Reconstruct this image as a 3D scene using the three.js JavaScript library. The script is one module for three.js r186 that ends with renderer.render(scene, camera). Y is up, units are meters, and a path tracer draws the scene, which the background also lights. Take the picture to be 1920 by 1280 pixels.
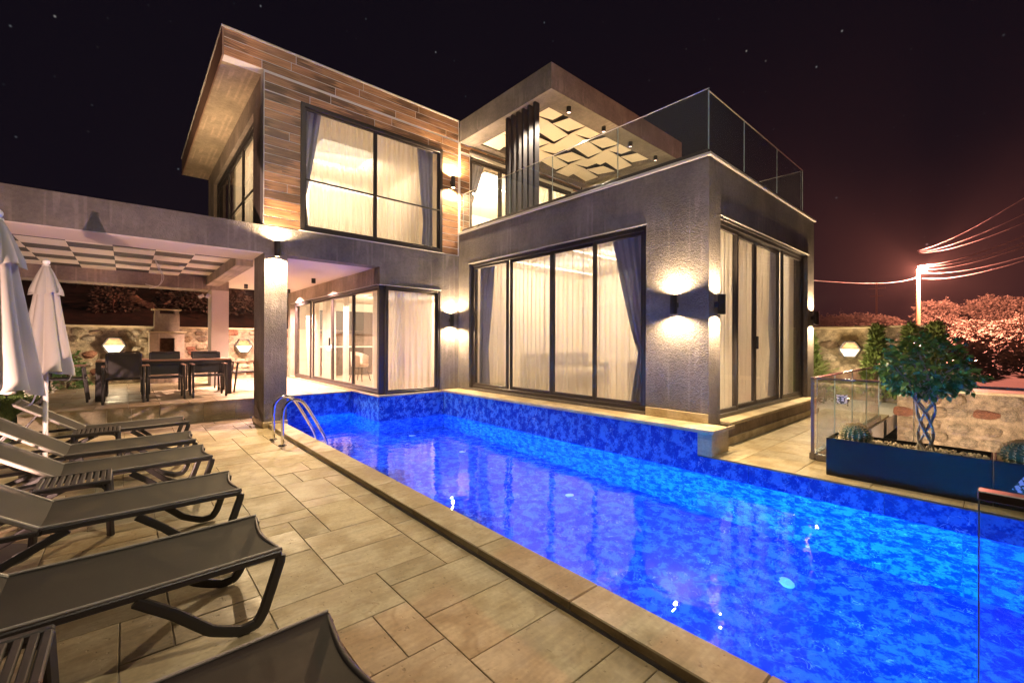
import * as THREE from 'three';
import { mergeGeometries } from 'three/addons/utils/BufferGeometryUtils.js';
import { ConvexGeometry } from 'three/addons/geometries/ConvexGeometry.js';
import { RectAreaLightUniformsLib } from 'three/addons/lights/RectAreaLightUniformsLib.js';
RectAreaLightUniformsLib.init();

// ---------------------------------------------------------------- camera, sky, light, exposure
const scene = new THREE.Scene();
const camera = new THREE.PerspectiveCamera(76.03, 1.5015, 0.05, 900);
{
  const yaw = 0.8467856, pitch = 0.0016, roll = 0.0036;
  const f = new THREE.Vector3(Math.cos(pitch) * Math.cos(yaw), Math.sin(pitch), -Math.cos(pitch) * Math.sin(yaw));
  const r = new THREE.Vector3().crossVectors(f, new THREE.Vector3(0, 1, 0)).normalize();
  const u = new THREE.Vector3().crossVectors(r, f);
  const r2 = r.clone().multiplyScalar(Math.cos(roll)).addScaledVector(u, Math.sin(roll));
  const u2 = u.clone().multiplyScalar(Math.cos(roll)).addScaledVector(r, -Math.sin(roll));
  camera.quaternion.setFromRotationMatrix(new THREE.Matrix4().makeBasis(r2, u2, f.clone().negate()));
  camera.position.set(0, 1.45, 0);
}
const renderer = new THREE.WebGLRenderer({ antialias: true });
renderer.toneMapping = THREE.LinearToneMapping;
renderer.toneMappingExposure = 1.12;
renderer.shadowMap.enabled = true;
const LIGHT = { pool: 130, room: 100, sconce: 17, porch: 110, garden: 80, hex: 3.4, street: 4600, mast: 150 }; // candela; room: nits of the ceiling panels

let seed = 7;
function rnd() { seed = (seed * 1664525 + 1013904223) >>> 0; return seed / 4294967296; }
const rr = (a, b) => a + (b - a) * rnd();
const pick = a => a[Math.floor(rnd() * a.length)];

{ // night sky: deep blue, a little lighter towards the horizon, with stars
  const W = 4096, Hh = 2048, d = new Float32Array(W * Hh * 4);
  for (let j = 0; j < Hh; j++) {
    const el = ((j + 0.5) / Hh - 0.5) * Math.PI, k = Math.exp(-Math.max(0, el) * 2.6);
    const r = 0.0021 + 0.0022 * k, g = 0.0020 + 0.0014 * k, b = 0.0050 + 0.0020 * k;
    for (let i = 0; i < W; i++) { const o = (j * W + i) * 4; d[o] = r; d[o + 1] = g; d[o + 2] = b; d[o + 3] = 1; }
  }
  for (let n = 0; n < 900; n++) {
    const s = rr(0, 1), j = Math.floor((Math.asin(s) / Math.PI + 0.5) * Hh), i = Math.floor(rnd() * W), m = 0.02 + 0.45 * Math.pow(rnd(), 6);
    const o = (Math.min(j, Hh - 1) * W + i) * 4; const t = rr(0.8, 1.1);
    d[o] += m * t; d[o + 1] += m; d[o + 2] += m * (2 - t);
  }
  const sky = new THREE.DataTexture(d, W, Hh, THREE.RGBAFormat, THREE.FloatType);
  sky.mapping = THREE.EquirectangularReflectionMapping; sky.magFilter = THREE.LinearFilter; sky.needsUpdate = true;
  scene.background = sky; scene.environment = sky;
}
const moon = new THREE.DirectionalLight(new THREE.Color(0.75, 0.82, 1.0), 0.03);
moon.position.set(-30, 60, 40); moon.target.position.set(3, 0, -6); moon.castShadow = true; moon.shadow.radius = 1;
Object.assign(moon.shadow.camera, { left: -30, right: 30, top: 30, bottom: -30, near: 1, far: 200 });
scene.add(moon, moon.target);

// ---------------------------------------------------------------- helpers
const V = (x, y, z) => new THREE.Vector3(x, y, z);
const lin = (r, g, b) => new THREE.Color().setRGB(r, g, b);
const usedNames = {};
function numbered(name) { const n = usedNames[name] = (usedNames[name] ?? -1) + 1; return n ? `${name}_${String(n).padStart(3, '0')}` : name; }
function uvMetres(g, s = 1, ou = 0, ov = 0) { // uv in metres from the dominant axis of each face
  if (g.index) g = g.toNonIndexed();
  if (!g.attributes.normal) g.computeVertexNormals();
  const p = g.attributes.position, n = g.attributes.normal, uv = new Float32Array(p.count * 2);
  for (let i = 0; i < p.count; i++) {
    const ax = Math.abs(n.getX(i)), ay = Math.abs(n.getY(i)), az = Math.abs(n.getZ(i));
    let a, b;
    if (ay >= ax && ay >= az) { a = p.getX(i); b = p.getZ(i); } else if (ax >= az) { a = p.getZ(i); b = p.getY(i); } else { a = p.getX(i); b = p.getY(i); }
    uv[2 * i] = a * s + ou; uv[2 * i + 1] = b * s + ov;
  }
  g.setAttribute('uv', new THREE.BufferAttribute(uv, 2));
  return g;
}
function clean(g) { if (g.index) g = g.toNonIndexed(); for (const k of Object.keys(g.attributes)) if (!['position', 'normal', 'uv'].includes(k)) g.deleteAttribute(k); if (!g.attributes.uv) g = uvMetres(g); return g; }
function merge(list) { list = [].concat(list).map(clean); return list.length === 1 ? list[0] : mergeGeometries(list); }
function bx(x0, x1, y0, y1, z0, z1) { // box from bounds, uv in world metres
  return uvMetres(new THREE.BoxGeometry(Math.abs(x1 - x0), Math.abs(y1 - y0), Math.abs(z1 - z0)).translate((x0 + x1) / 2, (y0 + y1) / 2, (z0 + z1) / 2));
}
const chamCache = {};
function cham(w, h, d, c = 0.005) { // chamfered box, centred
  const k = [w, h, d, c].map(v => v.toFixed(4)).join();
  if (!chamCache[k]) {
    const pts = [];
    for (const sx of [-1, 1]) for (const sy of [-1, 1]) for (const sz of [-1, 1]) {
      pts.push(V(sx * (w / 2 - c), sy * (h / 2 - c), sz * d / 2), V(sx * (w / 2 - c), sy * h / 2, sz * (d / 2 - c)), V(sx * w / 2, sy * (h / 2 - c), sz * (d / 2 - c)));
    }
    chamCache[k] = uvMetres(new ConvexGeometry(pts));
  }
  return chamCache[k].clone();
}
const cb = (x0, x1, y0, y1, z0, z1, c) => uvMetres(cham(Math.abs(x1 - x0), Math.abs(y1 - y0), Math.abs(z1 - z0), c).translate((x0 + x1) / 2, (y0 + y1) / 2, (z0 + z1) / 2));
function tube(pts, r, seg = 24, rad = 8, closed = false, tension = 0.5) {
  return new THREE.TubeGeometry(new THREE.CatmullRomCurve3(pts.map(p => p.isVector3 ? p : V(...p)), closed, 'catmullrom', tension), seg, r, rad, closed);
}
function bar(a, b, w, d) { // rectangular bar from a to b
  a = V(...a); b = V(...b); const len = a.distanceTo(b), g = cham(w, len, d, Math.min(w, d) * 0.2);
  const q = new THREE.Quaternion().setFromUnitVectors(V(0, 1, 0), b.clone().sub(a).normalize());
  return g.applyQuaternion(q).translate((a.x + b.x) / 2, (a.y + b.y) / 2, (a.z + b.z) / 2);
}
function cyl(r0, r1, h, x, y, z, n = 20, open = false) { return new THREE.CylinderGeometry(r1, r0, h, n, 1, open).translate(x, y + h / 2, z); }
// wall panel with rectangular holes. axis 'x': runs along x, faces +-z, thick from t0 to t1 in z. axis 'z': runs along z, thick in x.
function panel(axis, a0, a1, y0, y1, t0, t1, holes = []) {
  const s = new THREE.Shape([[a0, y0], [a1, y0], [a1, y1], [a0, y1]].map(p => new THREE.Vector2(...p)));
  for (const [h0, h1, v0, v1] of holes) s.holes.push(new THREE.Path([[h0, v0], [h0, v1], [h1, v1], [h1, v0]].map(p => new THREE.Vector2(...p))));
  let g = new THREE.ExtrudeGeometry(s, { depth: Math.abs(t1 - t0), bevelEnabled: false }).translate(0, 0, Math.min(t0, t1));
  g.deleteAttribute('uv'); if (g.index) g = g.toNonIndexed();
  if (axis === 'z') {
    const p = g.attributes.position;
    for (let i = 0; i < p.count; i++) p.setXYZ(i, p.getZ(i), p.getY(i), p.getX(i));
    for (let i = 0; i < p.count; i += 3) { const b = [p.getX(i + 1), p.getY(i + 1), p.getZ(i + 1)]; p.setXYZ(i + 1, p.getX(i + 2), p.getY(i + 2), p.getZ(i + 2)); p.setXYZ(i + 2, ...b); }
  }
  if (axis === 'y') { // lies flat: shape in x, z ; thick in y
    const p = g.attributes.position;
    for (let i = 0; i < p.count; i++) p.setXYZ(i, p.getX(i), p.getZ(i), p.getY(i));
    for (let i = 0; i < p.count; i += 3) { const b = [p.getX(i + 1), p.getY(i + 1), p.getZ(i + 1)]; p.setXYZ(i + 1, p.getX(i + 2), p.getY(i + 2), p.getZ(i + 2)); p.setXYZ(i + 2, ...b); }
  }
  g.computeVertexNormals();
  return uvMetres(g);
}
function obj(name, geos, material, parent) {
  const m = new THREE.Mesh(merge(geos), material);
  m.castShadow = m.receiveShadow = true;
  m.name = parent ? name : numbered(name);
  (parent ?? scene).add(m);
  return m;
}
function meshOf(name, geo, material, parent) { const m = new THREE.Mesh(geo, material); m.castShadow = m.receiveShadow = true; m.name = parent ? name : numbered(name); (parent ?? scene).add(m); return m; }
function tag(o, label, category, group, kind) { o.userData.label = label; o.userData.category = category; if (group) o.userData.group = group; if (kind) o.userData.kind = kind; return o; }
function struct(o) { o.userData.kind = 'structure'; return o; }
function thing(name, label, category, pos = [0, 0, 0], turn = 0, group) {
  const g = new THREE.Group(); g.name = numbered(name); g.position.set(...pos); g.rotation.y = turn; scene.add(g);
  return tag(g, label, category, group);
}
function rebase(g, x, y, z) { for (const c of g.children) c.position.sub(V(x, y, z)); g.position.set(x, y, z); return g; } // parts were built in world places
function copyOf(src, pos, turn, label) {
  const c = src.clone(); c.name = numbered(src.name.replace(/_\d{3}$/, '')); c.position.set(...pos); c.rotation.y = turn; scene.add(c);
  c.userData = { ...src.userData, label }; return c;
}

// ---------------------------------------------------------------- textures
function lattice(n, s) { const a = new Float32Array(n * n); let q = s * 7919 + 13; for (let i = 0; i < n * n; i++) { q = (q * 1664525 + 1013904223) >>> 0; a[i] = q / 4294967296; } return a; }
const lats = {};
function vnoise(x, y, per, s) { // periodic value noise, x,y in cells
  const L = lats[per + '_' + s] ??= lattice(per, s + per * 31);
  const xi = Math.floor(x), yi = Math.floor(y), fx = x - xi, fy = y - yi, m = v => ((v % per) + per) % per;
  const sx = fx * fx * (3 - 2 * fx), sy = fy * fy * (3 - 2 * fy);
  const a = L[m(yi) * per + m(xi)], b = L[m(yi) * per + m(xi + 1)], c = L[m(yi + 1) * per + m(xi)], e = L[m(yi + 1) * per + m(xi + 1)];
  return a + (b - a) * sx + (c - a) * sy + (a - b - c + e) * sx * sy;
}
function fbm(u, v, base, oct, s, gain = 0.5) { let t = 0, amp = 1, tot = 0, f = base; for (let i = 0; i < oct; i++) { t += amp * vnoise(u * f, v * f, f, s + i); tot += amp; amp *= gain; f *= 2; } return t / tot; }
function tex(w, h, fn, srgb, repeat = 1, repeatY) {
  const d = new Uint8Array(w * h * 4);
  for (let j = 0; j < h; j++) for (let i = 0; i < w; i++) {
    const c = fn((i + 0.5) / w, (j + 0.5) / h), o = (j * w + i) * 4;
    if (typeof c === 'number') d[o] = d[o + 1] = d[o + 2] = Math.max(0, Math.min(255, c * 255));
    else for (let k = 0; k < 3; k++) d[o + k] = Math.max(0, Math.min(255, c[k] * 255));
    d[o + 3] = 255;
  }
  const t = new THREE.DataTexture(d, w, h, THREE.RGBAFormat); t.wrapS = t.wrapT = THREE.RepeatWrapping; t.magFilter = THREE.LinearFilter; t.minFilter = THREE.LinearMipmapLinearFilter;
  if (srgb) t.colorSpace = THREE.SRGBColorSpace; t.repeat.set(repeat, repeatY ?? repeat); t.needsUpdate = true; return t;
}
const mix = (a, b, t) => a.map((v, i) => v + (b[i] - v) * t);
const sstep = (a, b, x) => { const t = Math.max(0, Math.min(1, (x - a) / (b - a))); return t * t * (3 - 2 * t); };
const T = {};
T.stuccoBump = tex(1024, 1024, (u, v) => { const a = fbm(u, v, 64, 3, 3); const b = fbm(u, v, 128, 2, 9); return 0.6 * sstep(0.3, 0.75, a) + 0.4 * b; }, false, 1.25);
T.stucco = tex(512, 512, (u, v) => { const k = 0.84 + 0.42 * (fbm(u, v, 4, 4, 21) - 0.5) + 0.07 * (fbm(u, v * 0.125, 32, 3, 23) - 0.5) + 0.12 * (fbm(u, v, 64, 2, 5) - 0.5); const drip = 0.10 * sstep(0.60, 0.78, vnoise(u * 48, v * 3, 48, 27)) * sstep(0.4, 0.7, fbm(u, v, 4, 3, 29)); return [k + drip, (k + drip) * 0.985, (k + drip) * 0.97]; }, true, 0.5);
T.plaster = tex(256, 256, (u, v) => 0.5 + 0.5 * (fbm(u, v, 32, 3, 4) - 0.5), false, 1);
T.stone = tex(1024, 1024, (u, v) => {
  const w = fbm(u, v, 4, 4, 31), b = fbm(u, v * 1.0, 8, 5, 37), vein = Math.abs(fbm(u + w * 0.12, v + w * 0.2, 6, 4, 41) - 0.5);
  let c = mix([0.83, 0.78, 0.66], [0.71, 0.64, 0.50], sstep(0.3, 0.72, b));
  c = mix(c, [0.58, 0.49, 0.35], 0.30 * sstep(0.05, 0.0, vein) * sstep(0.45, 0.65, w));
  const streak = vnoise(u * 10 + 2 * w, v * 120 + 8 * w, 120, 43) * 0.6 + vnoise(u * 20, v * 240, 240, 44) * 0.4; c = c.map(x => x * (0.93 + 0.14 * streak));
  const pit = fbm(u, v, 96, 2, 47); c = mix(c, [0.50, 0.42, 0.31], 0.45 * sstep(0.78, 0.88, pit) * sstep(0.4, 0.6, b));
  const k = 0.95 + 0.12 * (fbm(u, v, 128, 2, 51) - 0.5); return c.map(x => x * k);
}, true, 0.5);
T.stoneBump = tex(1024, 1024, (u, v) => { const pit = fbm(u, v, 96, 2, 47); return 0.75 - 0.35 * sstep(0.78, 0.88, pit) + 0.18 * (fbm(u, v, 24, 4, 61) - 0.5) + 0.25 * (fbm(u, v, 6, 3, 67) - 0.5); }, false, 0.5);
T.stoneRough = tex(512, 512, (u, v) => 0.54 + 0.42 * (fbm(u, v, 6, 4, 63) - 0.5) + 0.25 * (fbm(u, v, 48, 3, 64) - 0.5), false, 0.37);
T.wood = tex(1024, 512, (u, v) => { // grain along u
  const w = fbm(u, v, 4, 3, 71), g = fbm(u + 0.0, v + 0.05 * w, 4, 3, 73);
  const fine = vnoise(u * 16, v * 256 + 6 * w, 256, 79) * 0.5 + vnoise(u * 8, v * 128 + 10 * g, 128, 83) * 0.5;
  const broad = fbm(u * 1, v * 1, 6, 4, 89);
  let c = mix([0.78, 0.61, 0.46], [0.58, 0.42, 0.30], sstep(0.25, 0.8, fine * 0.6 + broad * 0.5));
  const smoke = fbm(u, v * 1, 3, 4, 97); c = mix(c, [0.30, 0.23, 0.18], 0.65 * sstep(0.55, 0.72, smoke + 0.25 * (fine - 0.5)));
  return c;
}, true, 0.45, 0.9);
T.marble = tex(1024, 1024, (u, v) => { // blue marble tile: fine pale clouds and veins, the same above and below the water
  const w = fbm(u, v, 5, 4, 101), w2 = fbm(u, v, 7, 4, 103);
  const v1 = Math.abs(fbm(u + 0.1 * w, v + 0.12 * w2, 10, 4, 107) - 0.5), v2 = Math.abs(fbm(u + 0.15 * w2, v, 18, 3, 109) - 0.5);
  const a = fbm(u + 0.05 * w, v + 0.05 * w, 14, 5, 137, 0.65), fine = fbm(u, v, 80, 3, 139);
  let c = mix([0.08, 0.21, 0.67], [0.27, 0.48, 0.87], sstep(0.38, 0.66, a + 0.40 * (fine - 0.5)));
  c = mix(c, [0.76, 0.84, 0.96], 0.8 * sstep(0.012, 0.0, v1) * sstep(0.44, 0.58, w) + 0.45 * sstep(0.01, 0, v2) * sstep(0.5, 0.7, w2));
  return c;
}, true, 0.85);
T.waterBump = tex(512, 512, (u, v) => fbm(u, v, 10, 3, 151, 0.5), false, 0.5);
T.rock = tex(512, 512, (u, v) => { const k = 0.65 + 0.5 * (fbm(u, v, 8, 5, 161) - 0.5) + 0.2 * (fbm(u, v, 64, 2, 163) - 0.5); return [k, k * 0.97, k * 0.92]; }, true, 1.5);
T.rockBump = tex(512, 512, (u, v) => fbm(u, v, 10, 5, 171), false, 1.5);
T.weave = tex(256, 256, (u, v) => { const a = 0.5 + 0.5 * Math.sin(u * Math.PI * 2 * 32), b = 0.5 + 0.5 * Math.sin(v * Math.PI * 2 * 32); const k = 0.82 + 0.12 * (a * b) + 0.12 * (fbm(u, v, 16, 3, 181) - 0.5); return [k, k, k]; }, true, 6);
T.earth = tex(512, 512, (u, v) => { const a = fbm(u, v, 8, 5, 191); return mix([0.30, 0.24, 0.16], [0.16, 0.17, 0.09], sstep(0.4, 0.6, a)); }, true, 0.3);

// ---------------------------------------------------------------- materials
const S = (o) => new THREE.MeshStandardMaterial(o), PM = (o) => new THREE.MeshPhysicalMaterial(o);
const M = {
  stucco: S({ color: lin(0.224, 0.197, 0.187), map: T.stucco, roughness: 0.82, bumpMap: T.stuccoBump, bumpScale: 0.0065 }),
  stuccoSmooth: S({ color: lin(0.42, 0.34, 0.285), map: T.stucco, roughness: 0.85, bumpMap: T.plaster, bumpScale: 0.002 }),
  plasterPale: S({ color: lin(0.66, 0.56, 0.50), roughness: 0.85, bumpMap: T.plaster, bumpScale: 0.0015 }),
  soffit: S({ color: lin(0.70, 0.56, 0.40), map: T.stucco, roughness: 0.7 }),
  trim: S({ color: lin(0.50, 0.46, 0.41), roughness: 0.5 }),
  grout: S({ color: lin(0.80, 0.75, 0.70), roughness: 0.8 }),
  stoneTrim: S({ color: lin(0.95, 0.92, 0.88), map: T.stone, roughness: 0.55, bumpMap: T.stoneBump, bumpScale: 0.002 }),
  dark: S({ color: lin(0.028, 0.024, 0.024), roughness: 0.42, metalness: 0.3 }),
  frame: S({ color: lin(0.055, 0.045, 0.045), roughness: 0.38, metalness: 0.4 }),
  chrome: S({ color: lin(0.85, 0.85, 0.83), roughness: 0.12, metalness: 1 }),
  alu: S({ color: lin(0.75, 0.75, 0.75), roughness: 0.3, metalness: 1 }),
  glass: PM({ color: lin(0.97, 0.985, 0.98), roughness: 0.0, transmission: 1, thickness: 0, ior: 1.5 }),
  railGlass: PM({ color: lin(0.72, 0.78, 0.78), roughness: 0.02, transmission: 0.95, thickness: 0, ior: 1.5 }),
  glassEdge: S({ color: lin(0.40, 0.50, 0.52), roughness: 0.15 }),
  sheer: PM({ color: lin(0.93, 0.88, 0.80), roughness: 1, transmission: 0.6, thickness: 0, transparent: true, opacity: 0.72, side: THREE.DoubleSide }),
  drape: PM({ color: lin(0.36, 0.36, 0.42), roughness: 0.9, transmission: 0.18, thickness: 0, side: THREE.DoubleSide }),
  drape2: S({ color: lin(0.16, 0.15, 0.15), roughness: 0.9 }),
  white: S({ color: lin(0.8, 0.78, 0.74), roughness: 0.7 }),
  cream: S({ color: lin(0.74, 0.66, 0.55), roughness: 0.85 }),
  floorIn: S({ color: lin(0.52, 0.44, 0.34), roughness: 0.35 }),
  kitchen: S({ color: lin(0.09, 0.075, 0.065), roughness: 0.4 }),
  tile: S({ color: lin(0.9, 0.9, 0.9), map: T.marble, roughness: 0.18 }),
  groutBlue: S({ color: lin(0.05, 0.12, 0.45), roughness: 0.7 }),
  water: PM({ color: lin(1, 1, 1), roughness: 0.012, transmission: 1, thickness: 1.2, ior: 1.33, bumpMap: T.waterBump, bumpScale: 0.005 }),
  sling: S({ color: lin(0.025, 0.021, 0.017), map: T.weave, roughness: 0.75, transparent: true, opacity: 0.95, side: THREE.DoubleSide }),
  slingEdge: S({ color: lin(0.30, 0.27, 0.235), roughness: 0.45 }),
  plastic: S({ color: lin(0.040, 0.034, 0.032), roughness: 0.45 }),
  loungerLeg: S({ color: lin(0.030, 0.027, 0.026), roughness: 0.4 }),
  canvas: PM({ color: lin(0.42, 0.395, 0.36), roughness: 0.95, transmission: 0.15, thickness: 0, side: THREE.DoubleSide }),
  whitePaint: S({ color: lin(0.75, 0.73, 0.70), roughness: 0.35 }),
  armWood: S({ color: lin(0.38, 0.22, 0.13), roughness: 0.5 }),
  earth: S({ color: lin(0.35, 0.3, 0.28), map: T.earth, roughness: 1 }),
  lawn: S({ color: lin(0.05, 0.075, 0.02), roughness: 1 }),
  grass: PM({ color: lin(0.085, 0.13, 0.028), roughness: 0.8, side: THREE.DoubleSide }),
  leaf: PM({ color: lin(0.11, 0.24, 0.06), roughness: 0.32, side: THREE.DoubleSide }),
  leafDry: PM({ color: lin(0.10, 0.10, 0.075), roughness: 0.7, side: THREE.DoubleSide }),
  conifer: PM({ color: lin(0.13, 0.18, 0.04), roughness: 0.8, side: THREE.DoubleSide }),
  frond: PM({ color: lin(0.16, 0.20, 0.06), roughness: 0.6, side: THREE.DoubleSide }),
  bark: S({ color: lin(0.32, 0.29, 0.24), roughness: 0.8 }),
  barkDark: S({ color: lin(0.09, 0.065, 0.05), roughness: 0.9 }),
  cactus: S({ color: lin(0.05, 0.09, 0.045), roughness: 0.7 }),
  spine: S({ color: lin(0.62, 0.52, 0.30), roughness: 0.6 }),
  pebble: S({ color: lin(0.70, 0.64, 0.54), roughness: 0.8 }),
  planter: PM({ color: lin(0.018, 0.017, 0.018), roughness: 0.28, specularIntensity: 0.45 }),
  rail: S({ color: lin(0.22, 0.20, 0.21), roughness: 0.25, metalness: 0.7 }),
  mortar: S({ color: lin(0.66, 0.55, 0.42), map: T.rock, roughness: 0.95, bumpMap: T.rockBump, bumpScale: 0.012 }),
  bbq: S({ color: lin(0.44, 0.36, 0.28), map: T.stucco, roughness: 0.85, bumpMap: T.plaster, bumpScale: 0.003 }),
  brickIn: S({ color: lin(0.42, 0.22, 0.13), map: T.rock, roughness: 0.9 }),
  panelWhite: S({ color: lin(0.86, 0.78, 0.66), roughness: 0.6 }),
  boardDark: S({ color: lin(0.07, 0.055, 0.055), roughness: 0.7 }),
  slat: S({ color: lin(0.012, 0.010, 0.018), roughness: 0.4 }),
  cable: S({ color: lin(0.7, 0.68, 0.66), roughness: 0.5 }),
  wire: S({ color: lin(0.18, 0.17, 0.17), roughness: 0.4 }),
};
const rocks = [[0.56, 0.46, 0.34], [0.46, 0.33, 0.22], [0.45, 0.20, 0.13], [0.60, 0.52, 0.42], [0.36, 0.26, 0.19]].map(c => S({ color: lin(...c), map: T.rock, roughness: 0.9, bumpMap: T.rockBump, bumpScale: 0.01 }));
const woods = [[1.0, 0.96, 0.92], [0.86, 0.82, 0.79], [1.12, 1.06, 1.0], [0.70, 0.67, 0.65], [1.05, 0.95, 0.86]].map(c => S({ color: lin(...c.map(x => Math.min(1.4, x * 1.15))), map: T.wood, roughness: 0.45 }));
const paves = [[0.70, 0.69, 0.66], [0.62, 0.61, 0.575], [0.76, 0.745, 0.71], [0.67, 0.65, 0.60], [0.62, 0.61, 0.57], [0.72, 0.69, 0.62]].map(c => S({ color: lin(...c), map: T.stone, roughness: 1, roughnessMap: T.stoneRough, bumpMap: T.stoneBump, bumpScale: 0.004 }));
const glow = (r, g, b, k) => S({ color: lin(0.02, 0.02, 0.02), emissive: lin(r, g, b), emissiveIntensity: k, roughness: 0.6 });
const WARM = [1.0, 0.72, 0.40], ROOM = [1.0, 0.79, 0.56], PINK = [1.0, 0.61, 0.49], BLUE = [0.012, 0.36, 1.0], RED = [1.0, 0.27, 0.18];
M.lensWarm = glow(...WARM, 25); M.ledRoom = glow(...ROOM, 16); M.lensPink = glow(...PINK, 6); M.lensBlue = glow(...BLUE, 6); M.lensRed = glow(1.0, 0.62, 0.25, 60); M.hexGlow = glow(1.0, 0.80, 0.50, 4.5);
M.lensDim = glow(1, 0.85, 0.65, 0.6);
function spot(parent, pos, dir, color, intensity, angle, penumbra, radius = 1) {
  const l = new THREE.SpotLight(lin(...color), intensity, 0, angle, penumbra, 2); l.position.set(...pos); l.target.position.set(pos[0] + dir[0], pos[1] + dir[1], pos[2] + dir[2]);
  l.castShadow = true; l.shadow.radius = radius; parent.add(l, l.target); return l;
}
function point(parent, pos, color, intensity, radius = 1) { const l = new THREE.PointLight(lin(...color), intensity, 0, 2); l.position.set(...pos); l.castShadow = true; l.shadow.radius = radius; parent.add(l); return l; }
function area(parent, pos, look, w, h, color, intensity) { const l = new THREE.RectAreaLight(lin(...color), intensity, w, h); l.position.set(...pos); l.lookAt(...look); parent.add(l); return l; }

// ================================================================ the setting: ground, deck, pool
const F = 0.36;      // floor level of porch and dining platform
const WATER = -0.13; // pool water
struct(obj('ground', [bx(-140, 160, -3.2, -3, -130, 60)], M.earth));

function paveArea(parent, x0, x1, z0, z1, yTop, thick, cell, sizes, joint, name = 'paving_stone', skip) {
  const nx = Math.round((x1 - x0) / cell), nz = Math.round((z1 - z0) / cell), used = new Uint8Array(nx * nz), out = [];
  for (let j = 0; j < nz; j++) for (let i = 0; i < nx; i++) {
    if (used[j * nx + i]) continue;
    const opts = sizes.slice().sort(() => rnd() - 0.5);
    let done = [1, 1];
    for (const [a, b] of opts) {
      if (i + a > nx || j + b > nz) continue;
      let free = true;
      for (let q = 0; q < b && free; q++) for (let p = 0; p < a; p++) if (used[(j + q) * nx + i + p]) { free = false; break; }
      if (free) { done = [a, b]; break; }
    }
    for (let q = 0; q < done[1]; q++) for (let p = 0; p < done[0]; p++) used[(j + q) * nx + i + p] = 1;
    out.push([i, j, ...done]);
  }
  for (const [i, j, a, b] of out) {
    const cx = x0 + (i + a / 2) * cell, cz = z0 + (j + b / 2) * cell;
    if (skip && skip(cx, cz)) continue;
    const g = cham(a * cell - joint, thick, b * cell - joint, 0.0025); // uv shifted so that no two stones show the same marks
    const ou = rnd() * 8, ov = rnd() * 8, uv = g.attributes.uv; for (let k = 0; k < uv.count; k++) uv.setXY(k, uv.getX(k) + ou, uv.getY(k) + ov);
    const m = meshOf(name, g, pick(paves), parent);
    m.position.set(cx, yTop - thick / 2 + rr(-0.0012, 0.0012), cz); m.rotation.y = rr(-0.0015, 0.0015); m.rotation.x = rr(-0.0015, 0.0015);
  }
}
const deck = struct(obj('pool_deck', [bx(-1.25, 1.78, -0.4, -0.007, -9.62, 1.6)], S({ color: lin(0.30, 0.27, 0.21), roughness: 1, bumpMap: T.plaster, bumpScale: 0.004 })));
paveArea(deck, -1.22, 1.78, -9.62, 0.58, 0, 0.04, 0.2, [[3, 2], [2, 3], [3, 2], [2, 2], [2, 1], [1, 2], [2, 2], [2, 3], [2, 1]], 0.005);

// raised coping along the pool
const coping = struct(obj('pool_coping', [bx(1.80, 2.02, -0.35, 0.008, -8.17, 1.6)], M.grout));
{
  let z = -8.17; const L = [0.75, 0.9, 0.82, 0.9, 0.78];
  for (let k = 0; z < 1.55; k++) { const l = Math.min(L[k % 5], 1.6 - z); const g = uvMetres(cb(-0.125, 0.125, -0.026, 0.026, -l / 2 + 0.0015, l / 2 - 0.0015, 0.006), 1, rnd() * 5, rnd() * 5); const m = meshOf('coping_slab', g, pick(paves), coping); m.position.set(1.915, 0.034, z + l / 2); z += l; }
}
// pool basin
const basin = struct(obj('pool_basin', [
  bx(2.0, 5.5, -1.75, -1.475, -9.9, 1.8),
  bx(1.78, 2.022, -1.75, 0.0, -9.9, -8.17), bx(1.78, 2.022, -1.75, -0.35, -8.17, 1.6),
  bx(5.238, 5.5, -1.75, 0.05, -8.17, 1.8), bx(3.748, 5.5, -1.75, 0.3, -9.9, -8.188), bx(2.022, 3.748, -1.75, 0.3, -9.9, -9.678), bx(2.022, 5.238, -1.75, 0.0, 1.608, 1.8),
], M.groutBlue));
meshOf('pool_floor', uvMetres(new THREE.PlaneGeometry(3.26, 11.35).rotateX(-Math.PI / 2).translate(3.63, -1.46, -4.02)), M.tile, basin);
const tileGeos = {};
function tiles(parent, axis, a0, a1, fixed, y0, y1, w, h, face, mat, name = 'pool_tile') { // a wall of tiles; face = direction of the visible side
  const na = Math.max(1, Math.round((a1 - a0) / w)), ny = Math.max(1, Math.round((y1 - y0) / h)), tw = (a1 - a0) / na, th = (y1 - y0) / ny;
  for (let j = 0; j < ny; j++) for (let i = 0; i < na; i++) {
    const key = [axis, tw, th, (i * 7 + j * 3 + na) % 6].join();
    if (!tileGeos[key]) {
      const g = axis === 'z' ? cham(0.016, th - 0.003, tw - 0.003, 0.0015) : cham(tw - 0.003, th - 0.003, 0.016, 0.0015);
      const ou = rnd() * 8, ov = rnd() * 8, uv = g.attributes.uv; for (let k = 0; k < uv.count; k++) uv.setXY(k, uv.getX(k) + ou, uv.getY(k) + ov);
      tileGeos[key] = g;
    }
    const m = meshOf(name, tileGeos[key], mat, parent), a = a0 + (i + 0.5) * tw, y = y0 + (j + 0.5) * th;
    if (axis === 'z') m.position.set(fixed - face * 0.008, y, a); else m.position.set(a, y, fixed - face * 0.008);
  }
}
tiles(basin, 'z', -8.18, -2.49, 5.23, WATER, 0.354, 0.6, 0.5, -1, M.tile);          // raised wall under the big window
tiles(basin, 'z', -2.49, 1.6, 5.23, WATER, 0.074, 0.6, 0.3, -1, M.tile);            // low wall beside the side terrace
tiles(basin, 'z', -9.67, -8.18, 3.74, WATER, 0.354, 0.6, 0.5, -1, M.tile);          // under the corner room
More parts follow.
